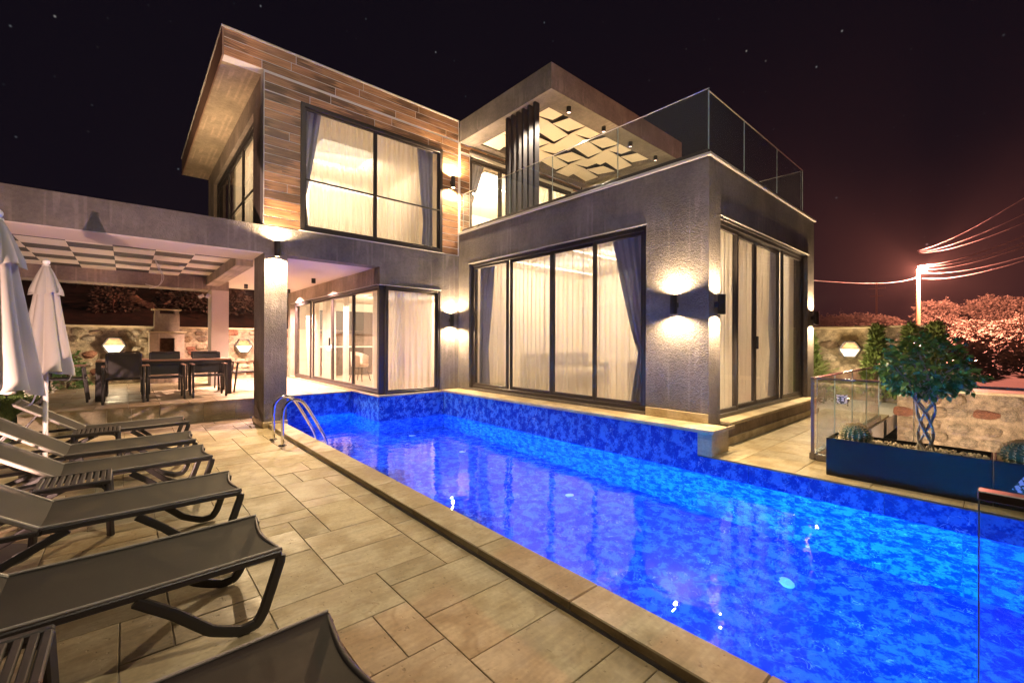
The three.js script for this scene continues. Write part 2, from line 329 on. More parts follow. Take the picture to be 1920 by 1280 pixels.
tiles(basin, 'x', 3.74, 5.23, -8.18, WATER, 0.354, 0.6, 0.5, 1, M.tile);
tiles(basin, 'x', 2.03, 3.74, -9.67, WATER, 0.354, 0.6, 0.5, 1, M.tile);
tiles(basin, 'z', -8.18, 1.6, 5.23, -1.46, WATER, 0.6, 0.6, -1, M.tile);
tiles(basin, 'z', -9.67, -8.18, 3.74, -1.46, WATER, 0.6, 0.6, -1, M.tile);
tiles(basin, 'x', 3.74, 5.23, -8.18, -1.46, WATER, 0.6, 0.6, 1, M.tile);
tiles(basin, 'x', 2.03, 3.74, -9.67, -1.46, WATER, 0.6, 0.6, 1, M.tile);
tiles(basin, 'z', -9.67, 1.6, 2.03, -1.46, -0.36, 0.6, 0.55, 1, M.tile);
{ // the water surface, one sheet over the L-shaped basin
  const s = new THREE.Shape([[2.024, -9.668], [3.738, -9.668], [3.738, -8.178], [5.229, -8.178], [5.229, 1.606], [2.024, 1.606]].map(p => new THREE.Vector2(p[0], -p[1])));
  const g = uvMetres(new THREE.ShapeGeometry(s).rotateX(-Math.PI / 2).translate(0, WATER, 0));
  struct(obj('pool_water', [g], M.water));
}
for (const [k, z] of [-9.0, -6.35, -3.85, -1.3].entries()) { // white return-jet covers on the pool floor
  const t = thing('floor_inlet', ['white round inlet cover on the pool floor nearest the corner room', 'white round pool floor inlet cover in front of the window, second from the corner room', 'white round pool floor inlet cover in the middle of the pool', 'white round pool floor inlet cover nearest the camera'][k], 'inlet', [k ? 4.45 : 4.3, -1.46, k ? z : -7.9], 0, 'inlets on the pool floor');
  obj('cover', [cyl(0.062, 0.058, 0.012, 0, 0.002, 0, 24)], M.whitePaint, t); obj('ring', [new THREE.TorusGeometry(0.038, 0.005, 6, 24).rotateX(Math.PI / 2).translate(0, 0.015, 0)], M.white, t);
}
for (const [k, z] of [-8.9, -7.0, -5.1, -3.2, -1.3, 0.6].entries()) { // blue underwater lamps on the near wall
  const t = thing('pool_lamp', ['blue underwater lamp below the coping beside the column', 'blue underwater lamp below the coping at the ladder', 'blue underwater lamp below the coping past the ladder', 'blue underwater lamp below the coping at mid pool', 'blue underwater lamp below the coping near the front loungers', 'blue underwater lamp below the coping by the near glass railing'][k], 'lamp', [2.03, -0.62, z], 0, 'underwater pool lamps');
  obj('housing', [new THREE.CylinderGeometry(0.12, 0.13, 0.05, 24).rotateZ(Math.PI / 2).translate(0.025, 0, 0)], M.alu, t);
  obj('lens', [new THREE.CylinderGeometry(0.095, 0.095, 0.01, 24).rotateZ(Math.PI / 2).translate(0.056, 0, 0)], M.lensBlue, t);
  spot(t, [0.075, 0, 0], [1, 0.0, 0], BLUE, LIGHT.pool, 0.95, 0.9, 4);
}
// dining platform
const plat = struct(obj('dining_platform', [bx(-1.2, 1.98, -0.3, F - 0.02, -15, -9.645), bx(1.98, 3.9, -0.3, F - 0.02, -15, -9.70)], M.grout));
paveArea(plat, -1.2, 3.72, -14.9, -9.62, F, 0.03, 0.41, [[1, 2], [2, 1], [2, 2], [1, 1], [2, 1]], 0.006, 'floor_tile', (x, z) => x > 2.4 && z > -9.6);
{
  const runs = [0.42, 0.55, 0.30, 0.36, 0.62, 0.50, 0.31, 0.2]; let x = -1.2;
  for (let k = 0; x < 1.95; k++) { const l = Math.min(runs[k % 8], 1.98 - x); const m = meshOf('riser_tile', uvMetres(cb(-l / 2 + 0.002, l / 2 - 0.002, -0.165, 0.165, -0.012, 0.012, 0.003), 1, rnd() * 5, rnd() * 5), pick(paves), plat); m.position.set(x + l / 2, 0.165, -9.632); x += l; }
}
// side terrace to the right of the living room
const side = struct(obj('side_terrace', [bx(5.5, 10.6, -0.25, 0.045, -2.5, -1.46), bx(5.5, 6.12, -0.25, 0.045, -1.46, 1.8), bx(10.3, 13.6, -0.25, 0.045, -8.5, -1.46)], M.grout));
{
  for (let k = 0, x = 5.26; x < 10.5; k++) { const l = [0.9, 0.75, 0.9, 0.6][k % 4]; for (const [z0, z1] of [[-2.5, -2.05], [-2.05, -1.47]]) { const m = meshOf('floor_slab', uvMetres(cb(-l / 2 + 0.0015, l / 2 - 0.0015, -0.02, 0.02, (z0 - z1) / 2 + 0.0015, (z1 - z0) / 2 - 0.0015, 0.003), 1, rnd() * 5, rnd() * 5), pick(paves), side); m.position.set(x + l / 2, 0.065, (z0 + z1) / 2); } x += l; }
  for (let z = -1.47; z < 1.5; z += 0.62) for (const [x0, x1] of [[5.26, 5.66], [5.66, 6.1]]) { const m = meshOf('floor_slab', uvMetres(cb((x0 - x1) / 2 + 0.0015, (x1 - x0) / 2 - 0.0015, -0.02, 0.02, -0.3085, 0.3085, 0.003), 1, rnd() * 5, rnd() * 5), pick(paves), side); m.position.set((x0 + x1) / 2, 0.065, z + 0.31); }
}
// lawn and bed on the left
const lawn = struct(obj('lawn', [bx(-6, -1.26, -0.3, 0.26, -15, -8.6)], M.lawn));
struct(obj('planting_bed', [bx(-6, -1.26, -0.3, 0.0, -8.6, 1.6)], M.earth));
{
  const g = new THREE.BufferGeometry(); g.setAttribute('position', new THREE.Float32BufferAttribute([-0.004, 0, 0, 0.004, 0, 0, 0.006, 0.035, 0.006, -0.004, 0, 0, 0.006, 0.035, 0.006, -0.001, 0.035, 0.008, -0.001, 0.035, 0.008, 0.006, 0.035, 0.006, 0.008, 0.065, 0.02], 3)); g.computeVertexNormals();
  const n = 26000, im = new THREE.InstancedMesh(g, M.grass, n), q = new THREE.Quaternion(), m4 = new THREE.Matrix4(), c = new THREE.Color();
  for (let i = 0; i < n; i++) {
    q.setFromEuler(new THREE.Euler(rr(-0.35, 0.35), rnd() * 6.28, rr(-0.35, 0.35))); const s = rr(0.6, 1.3);
    m4.compose(V(-1.27 - 3.2 * Math.pow(rnd(), 1.4), 0.258, rr(-14.9, -8.62)), q, V(s, s, s)); im.setMatrixAt(i, m4);
    const k = rr(0.55, 1.25), y = rnd() < 0.25 ? 1.5 : 1; c.setRGB(k * y, k * (y > 1 ? 1.05 : 1), k * 0.8); im.setColorAt(i, c);
  }
  im.name = 'lawn_grass'; im.castShadow = im.receiveShadow = true; scene.add(im); tag(im, 'short green grass of the lawn left of the dining platform', 'grass', null, 'stuff');
}
// hill behind the garden, ground to the east
function terrain(name, x0, x1, z0, z1, nx, nz, fn, mat) {
  const g = new THREE.PlaneGeometry(x1 - x0, z1 - z0, nx, nz).rotateX(-Math.PI / 2).translate((x0 + x1) / 2, 0, (z0 + z1) / 2), p = g.attributes.position;
  for (let i = 0; i < p.count; i++) p.setY(i, fn(p.getX(i), p.getZ(i)));
  g.computeVertexNormals(); return struct(meshOf(name, uvMetres(g), mat));
}
const hillY = (x, z) => { const d = Math.max(0, -15.3 - z); return 0.5 + 10.5 * sstep(4, 46, d) + 0.9 * (fbm(x / 40 + 0.5, z / 40 + 0.5, 8, 4, 201) - 0.5) * sstep(1, 8, d) + 0.04 * d; };
terrain('hillside', -90, 60, -130, -15.3, 100, 90, hillY, M.earth);
const eastY = (x, z) => 0.35 + 0.9 * (fbm(x / 60 + 0.5, z / 60 + 0.5, 6, 4, 211) - 0.5) * sstep(14, 20, x) + 0.012 * Math.max(0, x - 20);
terrain('east_field', 13.9, 150, -60, 60, 90, 70, eastY, M.earth);
struct(obj('sunken_court', [bx(6.12, 11.4, -3, -2.4, -1.46, 8)], M.stoneTrim));

// ================================================================ the villa
const villa = thing('villa', 'two-storey modern villa with wood-clad upper floor, stucco box and lit windows', 'house');
const ZF = -8.18, XB = 5.62, ZC = -2.53, XD = 3.74;
{
  const w = (n, g, m) => obj(n, g, m, villa);
  // living-room box
  w('front_wall', [panel('z', -8.18, ZC, 0.405, 3.86, XB, XB + 0.24, [[-7.78, -3.44, 0.45, 3.15]]), bx(XB, XB + 0.24, -0.2, 0.404, ZC - 0.4, ZC)], M.stucco);
  w('side_wall', [panel('x', XB + 0.24, 10.26, -0.2, 3.86, ZC - 0.24, ZC, [[5.96, 9.86, 0.40, 3.15]])], M.stucco);
  w('window_sill', [cb(5.97, 10.0, 0.36, 0.405, ZC - 0.2, ZC + 0.14, 0.006)], M.stoneTrim);
  w('plinth', [bx(5.99, 10.24, -0.1, 0.355, ZC + 0.002, ZC + 0.07)], M.stuccoSmooth);
  w('skirting', [cb(XB + 0.0, 10.26, 0.085, 0.185, ZC + 0.072, ZC + 0.095, 0.004)], M.stoneTrim);
  w('pier_skirting', [cb(XB - 0.022, XB - 0.001, 0.412, 0.53, -3.43, ZC + 0.001, 0.004)], M.stoneTrim);
  w('pool_ledge', [cb(5.20, XB - 0.002, 0.362, 0.408, -8.17, -2.30, 0.006), cb(5.20, XB + 0.2, 0.363, 0.407, -2.298, -2.28, 0.004)], M.stoneTrim);
  w('ledge_end', [bx(5.235, XB + 0.1, 0.087, 0.36, -2.524, -2.32)], M.stoneTrim);
  w('ledge_core', [bx(5.25, XB, -0.2, 0.358, -8.17, -2.53)], M.grout);
  w('window_head', [cb(XB - 0.015, XB + 0.05, 3.15, 3.168, -7.80, -3.42, 0.003), cb(5.95, 9.9, 3.15, 3.168, ZC - 0.05, ZC + 0.02, 0.003)], M.trim);
  w('parapet_coping', [cb(XB - 0.035, XB + 0.30, 3.862, 3.902, -8.16, ZC + 0.035, 0.006), cb(XB + 0.30, 10.30, 3.862, 3.902, ZC - 0.30, ZC + 0.035, 0.006), cb(9.98, 10.30, 3.862, 3.902, -8.16, ZC - 0.30, 0.006)], M.trim);
  w('terrace_floor', [bx(XB + 0.24, 10.02, 3.52, 3.74, -8.17, ZC - 0.24)], M.stoneTrim);
  w('east_wall', [bx(10.02, 10.26, -0.2, 3.86, -14.5, ZC - 0.24)], M.stucco);
  // storey band and corner room
  w('storey_band', [bx(2.072, XB - 0.002, 2.93, 3.385, ZF - 0.3, ZF)], M.stucco);
  w('corner_lintel', [bx(XD + 0.002, XB - 0.002, 2.585, 2.93, ZF - 0.25, ZF - 0.001)], M.stucco);
  w('corner_pier', [bx(5.14, XB - 0.002, 0.41, 2.585, ZF - 0.25, ZF - 0.001)], M.stucco);
  w('porch_lintel', [bx(XD, XD + 0.22, 2.60, 2.93, -14.4, ZF - 0.26)], M.stuccoSmooth);
  w('lintel_trim', [cb(XD - 0.012, 5.16, 2.572, 2.584, ZF - 0.1, ZF + 0.012, 0.003), cb(XD - 0.012, XD + 0.1, 2.585, 2.598, -14.4, ZF - 0.1, 0.003)], M.trim);
  w('corner_sill', [cb(XD - 0.02, 5.22, 0.356, 0.392, ZF - 0.25, ZF + 0.02, 0.004), cb(XD - 0.02, XD + 0.2, 0.357, 0.391, -14.4, ZF - 0.25, 0.004)], M.stoneTrim);
  w('porch_ceiling', [bx(1.73, XD + 0.2, 2.932, 3.30, -14.4, ZF - 0.31)], M.plasterPale);
  w('porch_end_wall', [bx(XD, 4.0, -0.2, 2.93, -14.65, -14.41)], M.stuccoSmooth);
  // upper floor
  const wl = [[2.29, 5.17, 3.40, 5.655], [5.93, 9.52, 3.76, 5.75]];
  w('upper_wall', [panel('x', 1.70, 9.90, 3.387, 5.975, ZF - 0.24, ZF - 0.012, [[2.275, 5.185, 3.40, 5.655], [5.93, 9.52, 3.762, 5.75]])], M.grout);
  w('fascia_board', [bx(1.13, 5.60, 5.976, 6.41, ZF - 0.2, ZF - 0.012)], M.grout);
  w('upper_side_wall', [panel('z', -14.7, ZF - 0.24, 3.387, 5.975, 1.70, 1.92, [[-13.7, -8.98, 3.42, 5.56]])], M.stuccoSmooth);
  w('upper_back_wall', [bx(1.92, 10.0, 3.387, 5.975, -14.7, -14.5)], M.stuccoSmooth);
  const roof = w('roof', [bx(1.14, 10.0, 6.0, 6.40, -14.85, ZF - 0.2)], M.stuccoSmooth);
  obj('soffit', [bx(1.14, 1.92, 5.972, 5.995, -14.85, ZF - 0.2)], M.soffit, roof);
  obj('verge_board', [bx(1.115, 1.138, 5.968, 6.41, -14.87, ZF - 0.005)], S({ color: lin(0.30, 0.17, 0.115), roughness: 0.5 }), roof);
  obj('roof_edge_trim', [cb(1.10, 5.60, 6.412, 6.436, ZF - 0.1, ZF + 0.022, 0.003), cb(1.10, 1.2, 6.412, 6.436, -14.9, ZF - 0.1, 0.003)], M.trim, roof);
  w('bedroom_sill', [cb(2.25, 5.21, 3.386, 3.40, ZF - 0.2, ZF + 0.03, 0.003)], M.trim);
  // cladding: wood-look boards in rows, each a piece
  const clad = w('cladding', [bx(5.60, 5.619, 5.976, 6.41, ZF - 0.2, ZF - 0.012)], M.grout);
  const free = (y0, y1, x0, x1, holes) => { let iv = [[x0, x1]]; for (const [h0, h1, v0, v1] of holes) { if (y1 <= v0 + 0.05 || y0 >= v1 - 0.05) continue; iv = iv.flatMap(([a, b]) => [[a, Math.min(b, h0 + 0.004)], [Math.max(a, h1 - 0.004), b]].filter(([p, q]) => q - p > 0.04)); } return iv; };
  function boards(x0, x1, y0, y1, holes, row) {
    for (let y = y0; y < y1 - 0.03; y += row) {
      const top = Math.min(y + row, y1);
      for (const [a, b] of free(y, top, x0, x1, holes)) {
        let x = a; let first = true;
        while (x < b - 0.03) {
          let l = first ? rr(0.35, 1.2) : 1.2; first = false; if (b - x - l < 0.18) l = b - x; l = Math.min(l, b - x);
          // where a hole cuts the row only partly, the board is trimmed to the clear height
          let yy0 = y, yy1 = top;
          for (const [h0, h1, v0, v1] of holes) if (x + l > h0 && x < h1) { if (v1 > yy0 && v1 < yy1) yy0 = v1 - 0.004; if (v0 > yy0 && v0 < yy1) yy1 = v0; }
          const g = cham(l - 0.010, yy1 - yy0 - 0.013, 0.009, 0.002), ou = rnd() * 9, ov = rnd() * 9, uv = g.attributes.uv; for (let k = 0; k < uv.count; k++) uv.setXY(k, uv.getX(k) + ou, uv.getY(k) + ov);
          const m = meshOf('board', g, pick(woods), clad); m.position.set(x + l / 2, (yy0 + yy1) / 2, ZF - 0.0095); x += l;
        }
      }
    }
  }
  boards(1.71, 5.60, 3.395, 5.975, [[2.274, 5.186, 3.38, 5.658]], 0.15);
  boards(1.13, 5.60, 5.978, 6.41, [], 0.144);
  boards(5.66, 9.88, 3.76, 5.94, [[5.91, 9.54, 3.7, 5.77]], 0.15);
  // terrace canopy
  const ring = panel('y', 5.62, 10.32, -8.16, -5.33, 5.945, 6.21, [[6.05, 9.75, -7.95, -5.80]]);
  const canopy = w('canopy', [ring, bx(5.62, 10.32, 6.21, 6.415, -8.16, -5.33)], M.stucco);
  obj('canopy_backing', [bx(6.04, 9.76, 6.185, 6.207, -7.96, -5.79)], M.boardDark, canopy);
  const nx = 6, nz = 4, pw = 3.7 / nx, pd = 2.15 / nz; // basket-weave ceiling, each panel twisted
  for (let i = 0; i < nx; i++) for (let j = 0; j < nz; j++) {
    const odd = (i + j) % 2, g = cham(pw * (odd ? 1.02 : 0.80), 0.012, pd * (odd ? 0.80 : 1.02), 0.003);
    const m = meshOf('ceiling_panel', g, M.panelWhite, canopy);
    m.position.set(6.05 + (i + 0.5) * pw, 6.04 + (odd ? 0.022 : -0.012), -7.95 + (j + 0.5) * pd);
    if (odd) m.rotation.set(0, 0, (j % 2 ? 1 : -1) * 0.13); else m.rotation.set((i % 2 ? 1 : -1) * 0.13, 0, 0);
  }
  obj('head_rail', [cb(5.9, 9.9, 5.80, 5.86, ZF + 0.012, ZF + 0.07, 0.004)], M.frame, canopy);
  w('canopy_wall', [bx(9.92, 10.30, 3.74, 5.944, -8.16, -6.9)], S({ color: lin(0.36, 0.31, 0.18), map: T.stucco, roughness: 0.8 }));
  const screen = w('slat_screen', [cb(5.66, 5.84, 3.74, 3.765, -6.72, -5.76, 0.003)], M.slat);
  for (let k = 0; k < 6; k++) meshOf('slat', cham(0.12, 2.17, 0.055, 0.004), M.slat, screen).position.set(5.75, 4.856, -6.63 + k * 0.158);
}
// ---- rooms: floors, walls and ceilings with thickness
{
  const r = (n, g, m) => obj(n, g, m, villa);
  r('living_room', [bx(5.87, 10.02, 3.3, 3.5, -8.2, -2.78), bx(5.62, 10.02, 0.409, 3.5, -8.44, -8.2), bx(9.9, 10.01, 0.42, 3.3, -8.2, -2.78)], M.cream);
  r('living_room_floor', [bx(5.63, 10.02, 0.2, 0.42, -8.2, -2.54 - 0.24)], M.floorIn);
  r('dining_room', [bx(XD + 0.24, 7.5, 2.72, 2.92, -14.4, -8.45), bx(7.3, 7.5, 0.38, 2.72, -14.4, -8.45), bx(4.0, 7.5, 0.38, 2.92, -14.62, -14.42)], M.cream);
  r('dining_room_floor', [bx(XD + 0.21, 7.5, 0.1, 0.38, -14.4, -8.44)], M.floorIn);
  r('bedroom', [bx(1.93, 5.62, 5.80, 5.97, -12.2, -8.43), bx(1.93, 5.62, 3.39, 5.80, -12.3, -12.1), bx(5.56, 5.66, 3.39, 5.97, -12.1, -8.43)], M.cream);
  r('bedroom_floor', [bx(1.93, 5.55, 3.20, 3.41, -14.5, -8.43)], M.floorIn);
  r('upper_lounge', [bx(5.67, 9.9, 5.80, 5.97, -12.2, -8.43), bx(5.67, 9.9, 3.5, 5.80, -12.3, -12.1), bx(9.8, 9.9, 3.5, 5.8, -12.1, -8.43)], M.cream);
  r('upper_lounge_floor', [bx(5.67, 9.8, 3.52, 3.755, -12.1, -8.43)], M.floorIn);
  r('kitchen_splashback', [bx(4.45, 6.6, 1.305, 1.70, -14.41, -14.38)], M.stuccoSmooth);
  for (let k = 0; k < 4; k++) { r('wall_cupboard', [cb(4.45 + k * 0.54, 4.985 + k * 0.54, 1.70, 2.42, -14.41, -14.05, 0.004)], M.kitchen); r('base_cupboard', [cb(4.45 + k * 0.54, 4.985 + k * 0.54, 0.39, 1.26, -14.41, -13.82, 0.004)], M.kitchen); }
  r('kitchen_counter', [cb(4.43, 6.62, 1.262, 1.30, -14.41, -13.79, 0.004)], M.white);
}
// ---- windows: frame with sashes, panes and handles
function windowOf(axis, a0, a1, y0, y1, at, out, joints, o = {}) { // out: +1/-1 direction of outside along the other axis; joints: positions of the meeting stiles
  const B = (p0, p1, v0, v1, d0, d1) => axis === 'x' ? cb(p0, p1, v0, v1, Math.min(at + d0 * out, at + d1 * out), Math.max(at + d0 * out, at + d1 * out), 0.004) : cb(Math.min(at + d0 * out, at + d1 * out), Math.max(at + d0 * out, at + d1 * out), v0, v1, p0, p1, 0.004);
  const fw = o.fw ?? 0.06;
  const win = obj('window', [B(a0, a0 + fw, y0, y1, -0.06, 0.06), B(a1 - fw, a1, y0, y1, -0.06, 0.06), B(a0 + fw, a1 - fw, y1 - fw, y1, -0.06, 0.06), B(a0 + fw, a1 - fw, y0, y0 + fw, -0.06, 0.06)], M.frame, villa);
  const ed = [a0 + fw, ...joints, a1 - fw];
  for (let k = 0; k < ed.length - 1; k++) {
    const p0 = ed[k] + 0.001, p1 = ed[k + 1] - 0.001, off = o.flat ? 0 : (k % 3 === 0 ? 0.026 : -0.026), s = o.sash ?? 0.055, v0 = y0 + fw + 0.001, v1 = y1 - fw - 0.001;
    obj('sash', [B(p0, p0 + s, v0, v1, off - 0.02, off + 0.02), B(p1 - s, p1, v0, v1, off - 0.02, off + 0.02), B(p0 + s, p1 - s, v1 - s, v1, off - 0.02, off + 0.02), B(p0 + s, p1 - s, v0, v0 + s, off - 0.02, off + 0.02)], M.frame, win);
    const pg = new THREE.PlaneGeometry(p1 - p0 - 2 * s, v1 - v0 - 2 * s);
    if (axis === 'z') pg.rotateY(out * Math.PI / 2).translate(at + off * out, (v0 + v1) / 2, (p0 + p1) / 2); else pg.rotateY(out > 0 ? 0 : Math.PI).translate((p0 + p1) / 2, (v0 + v1) / 2, at + off * out);
    obj('pane', [pg], M.glass, win);
  }
  if (o.transom) obj('transom', [B(a0 + fw, a1 - fw, o.transom - 0.014, o.transom + 0.014, 0.03, 0.06)], M.dark, win);
  for (const h of o.handles ?? []) obj('handle', [B(h - 0.012, h + 0.012, y0 + 0.95, y0 + 1.15, 0.05, 0.09)], M.dark, win);
  return win;
}
windowOf('z', -7.77, -3.45, 0.452, 3.149, XB + 0.11, -1, [-6.56, -5.41, -4.44], { handles: [-5.34] });
windowOf('x', 5.965, 9.855, 0.407, 3.149, ZC - 0.13, 1, [6.78, 7.58, 8.70], { handles: [7.45] });
windowOf('z', -14.0, ZF - 0.05, 0.393, 2.598, XD + 0.07, -1, [-12.57, -11.06, -9.66], { handles: [-11.0] });
windowOf('x', XD + 0.135, 5.138, 0.393, 2.570, ZF - 0.07, 1, [], { flat: true, fw: 0.05, sash: 0.03 });
windowOf('x', 2.276, 5.184, 3.402, 5.653, ZF - 0.05, 1, [3.66], { transom: 4.31, flat: true, fw: 0.07, sash: 0.035 });
windowOf('z', -13.69, -8.99, 3.422, 5.558, 1.83, -1, [-12.3, -10.6], { transom: 4.31, flat: true });
windowOf('x', 5.932, 9.518, 3.764, 5.748, ZF - 0.10, 1, [6.9, 7.8, 8.7], { flat: true });
rebase(villa, 5.0, 0, -8.6);

// ---- lamps inside the rooms
function led(name, label, a, b, group) { // a glowing strip in a ceiling cove
  const t = thing(name, label, 'light', [(a[0] + b[0]) / 2, a[1], (a[2] + b[2]) / 2], 0, group), hx = Math.max(0.012, Math.abs(b[0] - a[0]) / 2), hz = Math.max(0.012, Math.abs(b[2] - a[2]) / 2);
  obj('channel', [bx(-hx, hx, 0.012, 0.028, -hz, hz)], M.white, t); obj('strip', [bx(-hx, hx, 0, 0.011, -hz, hz)], M.ledRoom, t);
  return t;
}
function ceilingLamp(label, x, y, z, w, d, k) {
  const t = thing('ceiling_light', label, 'light', [x, y, z], 0, 'ceiling lights inside the villa');
  obj('housing', [cb(-w / 2, w / 2, 0.0, 0.03, -d / 2, d / 2, 0.004)], M.white, t); obj('diffuser', [bx(-w / 2 + 0.02, w / 2 - 0.02, -0.008, -0.001, -d / 2 + 0.02, d / 2 - 0.02)], glow(...ROOM, k * 0.022), t);
  area(t, [0, -0.02, 0], [x, y - 1, z], w - 0.04, d - 0.04, ROOM, k);
  return t;
}
led('cove_light', 'warm glowing ceiling strip at the back of the living room', [6.3, 3.24, -7.25], [9.4, 3.24, -7.25], 'ceiling strips of the living room');
led('cove_light', 'warm glowing ceiling strip nearer the living room side window', [6.3, 3.24, -5.6], [9.4, 3.24, -5.6], 'ceiling strips of the living room');
led('cove_light', 'warm glowing strip along the back wall of the upper bedroom', [2.5, 5.62, -12.08], [5.5, 5.62, -12.08]);
led('cove_light', 'bright strip at the ceiling of the upper lounge behind the terrace', [5.8, 5.70, -9.4], [9.6, 5.70, -9.4]);
ceilingLamp('square warm ceiling light in the living room behind the big window', 7.4, 3.265, -4.6, 1.2, 1.2, LIGHT.room);
ceilingLamp('square warm ceiling light at the back of the living room', 7.4, 3.265, -6.6, 1.0, 1.0, LIGHT.room);
ceilingLamp('square warm ceiling light in the ground floor corner room', 5.6, 2.685, -10.9, 1.2, 1.6, LIGHT.room * 0.6);
ceilingLamp('square warm ceiling light in the upper bedroom', 3.7, 5.765, -10.2, 1.2, 1.2, LIGHT.room);
ceilingLamp('square warm ceiling light in the upper lounge', 7.6, 5.765, -9.4, 1.6, 1.3, LIGHT.room * 2.2);

// ---- curtains
function curtainGeo(axis, a0, a1, y0, y1, at, amp, pitch, tie) { // pleated sheet; tie: [side, height, narrow] gathers it towards a0 or a1
  const n = Math.ceil((a1 - a0) / pitch) * 10, m = tie ? 16 : 6, pos = [], idx = [], ph = rnd() * 6;
  for (let j = 0; j <= m; j++) {
    const v = j / m, y = y0 + (y1 - y0) * v; let s = 1;
    if (tie) { const h = tie[1]; s = v > h ? tie[2] + (1 - tie[2]) * Math.pow((v - h) / (1 - h), 0.8) : tie[2] + (1 - tie[2]) * 0.30 * Math.pow((h - v) / h, 0.7); }
    for (let i = 0; i <= n; i++) {
      const t = i / n, a = tie ? (tie[0] > 0 ? a1 - (a1 - a0) * s * (1 - t) : a0 + (a1 - a0) * s * t) : a0 + (a1 - a0) * t;
      const q = t * (a1 - a0) / pitch, w = Math.sin(q * 6.283 + ph + 0.5 * Math.sin(q * 1.7)) * amp * (0.75 + 0.35 * Math.sin(q * 2.3 + 1)) * (0.85 + 0.3 * (1 - v)) + 0.35 * amp * Math.sin(q * 12.6 + 2 * ph);
      if (axis === 'x') pos.push(a, y, at + w); else pos.push(at + w, y, a);
    }
  }
  for (let j = 0; j < m; j++) for (let i = 0; i < n; i++) { const o = j * (n + 1) + i; idx.push(o, o + 1, o + n + 2, o, o + n + 2, o + n + 1); }
  const g = new THREE.BufferGeometry(); g.setAttribute('position', new THREE.Float32BufferAttribute(pos, 3)); g.setIndex(idx); g.computeVertexNormals(); g.setAttribute('uv', new THREE.BufferAttribute(new Float32Array(pos.length / 3 * 2), 2)); return g;
}
function curtain(name, label, mat, ...a) { const m = meshOf(name, curtainGeo(...a), mat); const g = m.geometry; g.computeBoundingBox(); const c = V((g.boundingBox.min.x + g.boundingBox.max.x) / 2, g.boundingBox.min.y, (g.boundingBox.min.z + g.boundingBox.max.z) / 2); g.translate(-c.x, -c.y, -c.z); m.position.copy(c); return tag(m, label, name === 'drape' ? 'drape' : 'curtain', name === 'drape' ? 'dark drapes at the window edges' : 'sheer curtains'); }
curtain('sheer_curtain', 'white sheer curtain across the big living room window by the pool', M.sheer, 'z', -7.6, -3.75, 0.43, 3.20, 6.12, 0.04, 0.12);
curtain('drape', 'dark drape at the right edge of the big living room window', M.drape, 'z', -4.30, -3.38, 0.43, 3.20, 6.0, 0.035, 0.13, [1, 0.30, 0.42]);
curtain('drape', 'dark drape at the left edge of the big living room window', M.drape, 'z', -7.85, -7.35, 0.43, 3.20, 6.0, 0.035, 0.13, [-1, 0.30, 0.5]);
curtain('sheer_curtain', 'cream sheer curtain in the left half of the side terrace window', M.sheer, 'x', 5.9, 7.5, 0.43, 3.20, -2.92, 0.045, 0.16);
curtain('sheer_curtain', 'cream sheer curtain in the right half of the side terrace window', M.sheer, 'x', 7.5, 9.0, 0.43, 3.20, -2.94, 0.045, 0.16, [-1, 0.02, 0.85]);
curtain('drape', 'dark drape at the far end of the side terrace window', M.drape, 'x', 9.0, 9.7, 0.43, 3.20, -2.98, 0.035, 0.14, [1, 0.3, 0.5]);
curtain('sheer_curtain', 'white sheer curtain on the pool side of the corner room', M.sheer, 'x', 4.25, 5.13, 0.40, 2.66, -8.52, 0.03, 0.15);
curtain('drape', 'pale grey drape at the glass corner of the corner room', M.sheer, 'x', 3.97, 4.45, 0.40, 2.66, -8.46, 0.03, 0.12, [-1, 0.35, 0.6]);
curtain('sheer_curtain', 'sheer curtain gathered beside the glass corner over the porch', M.sheer, 'z', -9.15, -8.5, 0.40, 2.66, 4.05, 0.035, 0.14);
curtain('sheer_curtain', 'sheer curtain behind the second porch door panel', M.sheer, 'z', -12.4, -11.5, 0.40, 2.66, 4.05, 0.035, 0.15);
curtain('sheer_curtain', 'narrow sheer curtain behind the porch door handle', M.sheer, 'z', -11.0, -10.62, 0.40, 2.66, 4.07, 0.035, 0.15);
curtain('sheer_curtain', 'sheer curtain slanting at the far end of the porch doors', M.sheer, 'z', -14.0, -12.8, 0.40, 2.66, 4.05, 0.035, 0.15, [1, 0.02, 0.7]);
curtain('sheer_curtain', 'white sheer curtain across the large bedroom window upstairs', M.sheer, 'x', 2.55, 4.85, 3.42, 5.74, -8.62, 0.04, 0.11);
curtain('drape', 'grey drape tied back at the left of the bedroom window', M.drape, 'x', 2.30, 2.74, 3.42, 5.74, -8.52, 0.035, 0.12, [-1, 0.28, 0.35]);
curtain('drape', 'grey drape at the right of the bedroom window', M.drape, 'x', 4.72, 5.14, 3.42, 5.74, -8.52, 0.035, 0.12, [1, 0.28, 0.6]);
curtain('sheer_curtain', 'sheer curtain in the bedroom side window under the roof overhang', M.sheer, 'z', -13.6, -8.6, 3.42, 5.74, 2.12, 0.035, 0.17);
curtain('drape', 'dark drape tied back at the left of the terrace doors', M.drape, 'x', 5.85, 6.55, 3.77, 5.74, -8.45, 0.03, 0.11, [-1, 0.32, 0.22]);
curtain('sheer_curtain', 'sheer curtain behind the slat screen in the terrace doors', M.sheer, 'x', 7.0, 9.4, 3.77, 5.74, -8.5, 0.035, 0.14);

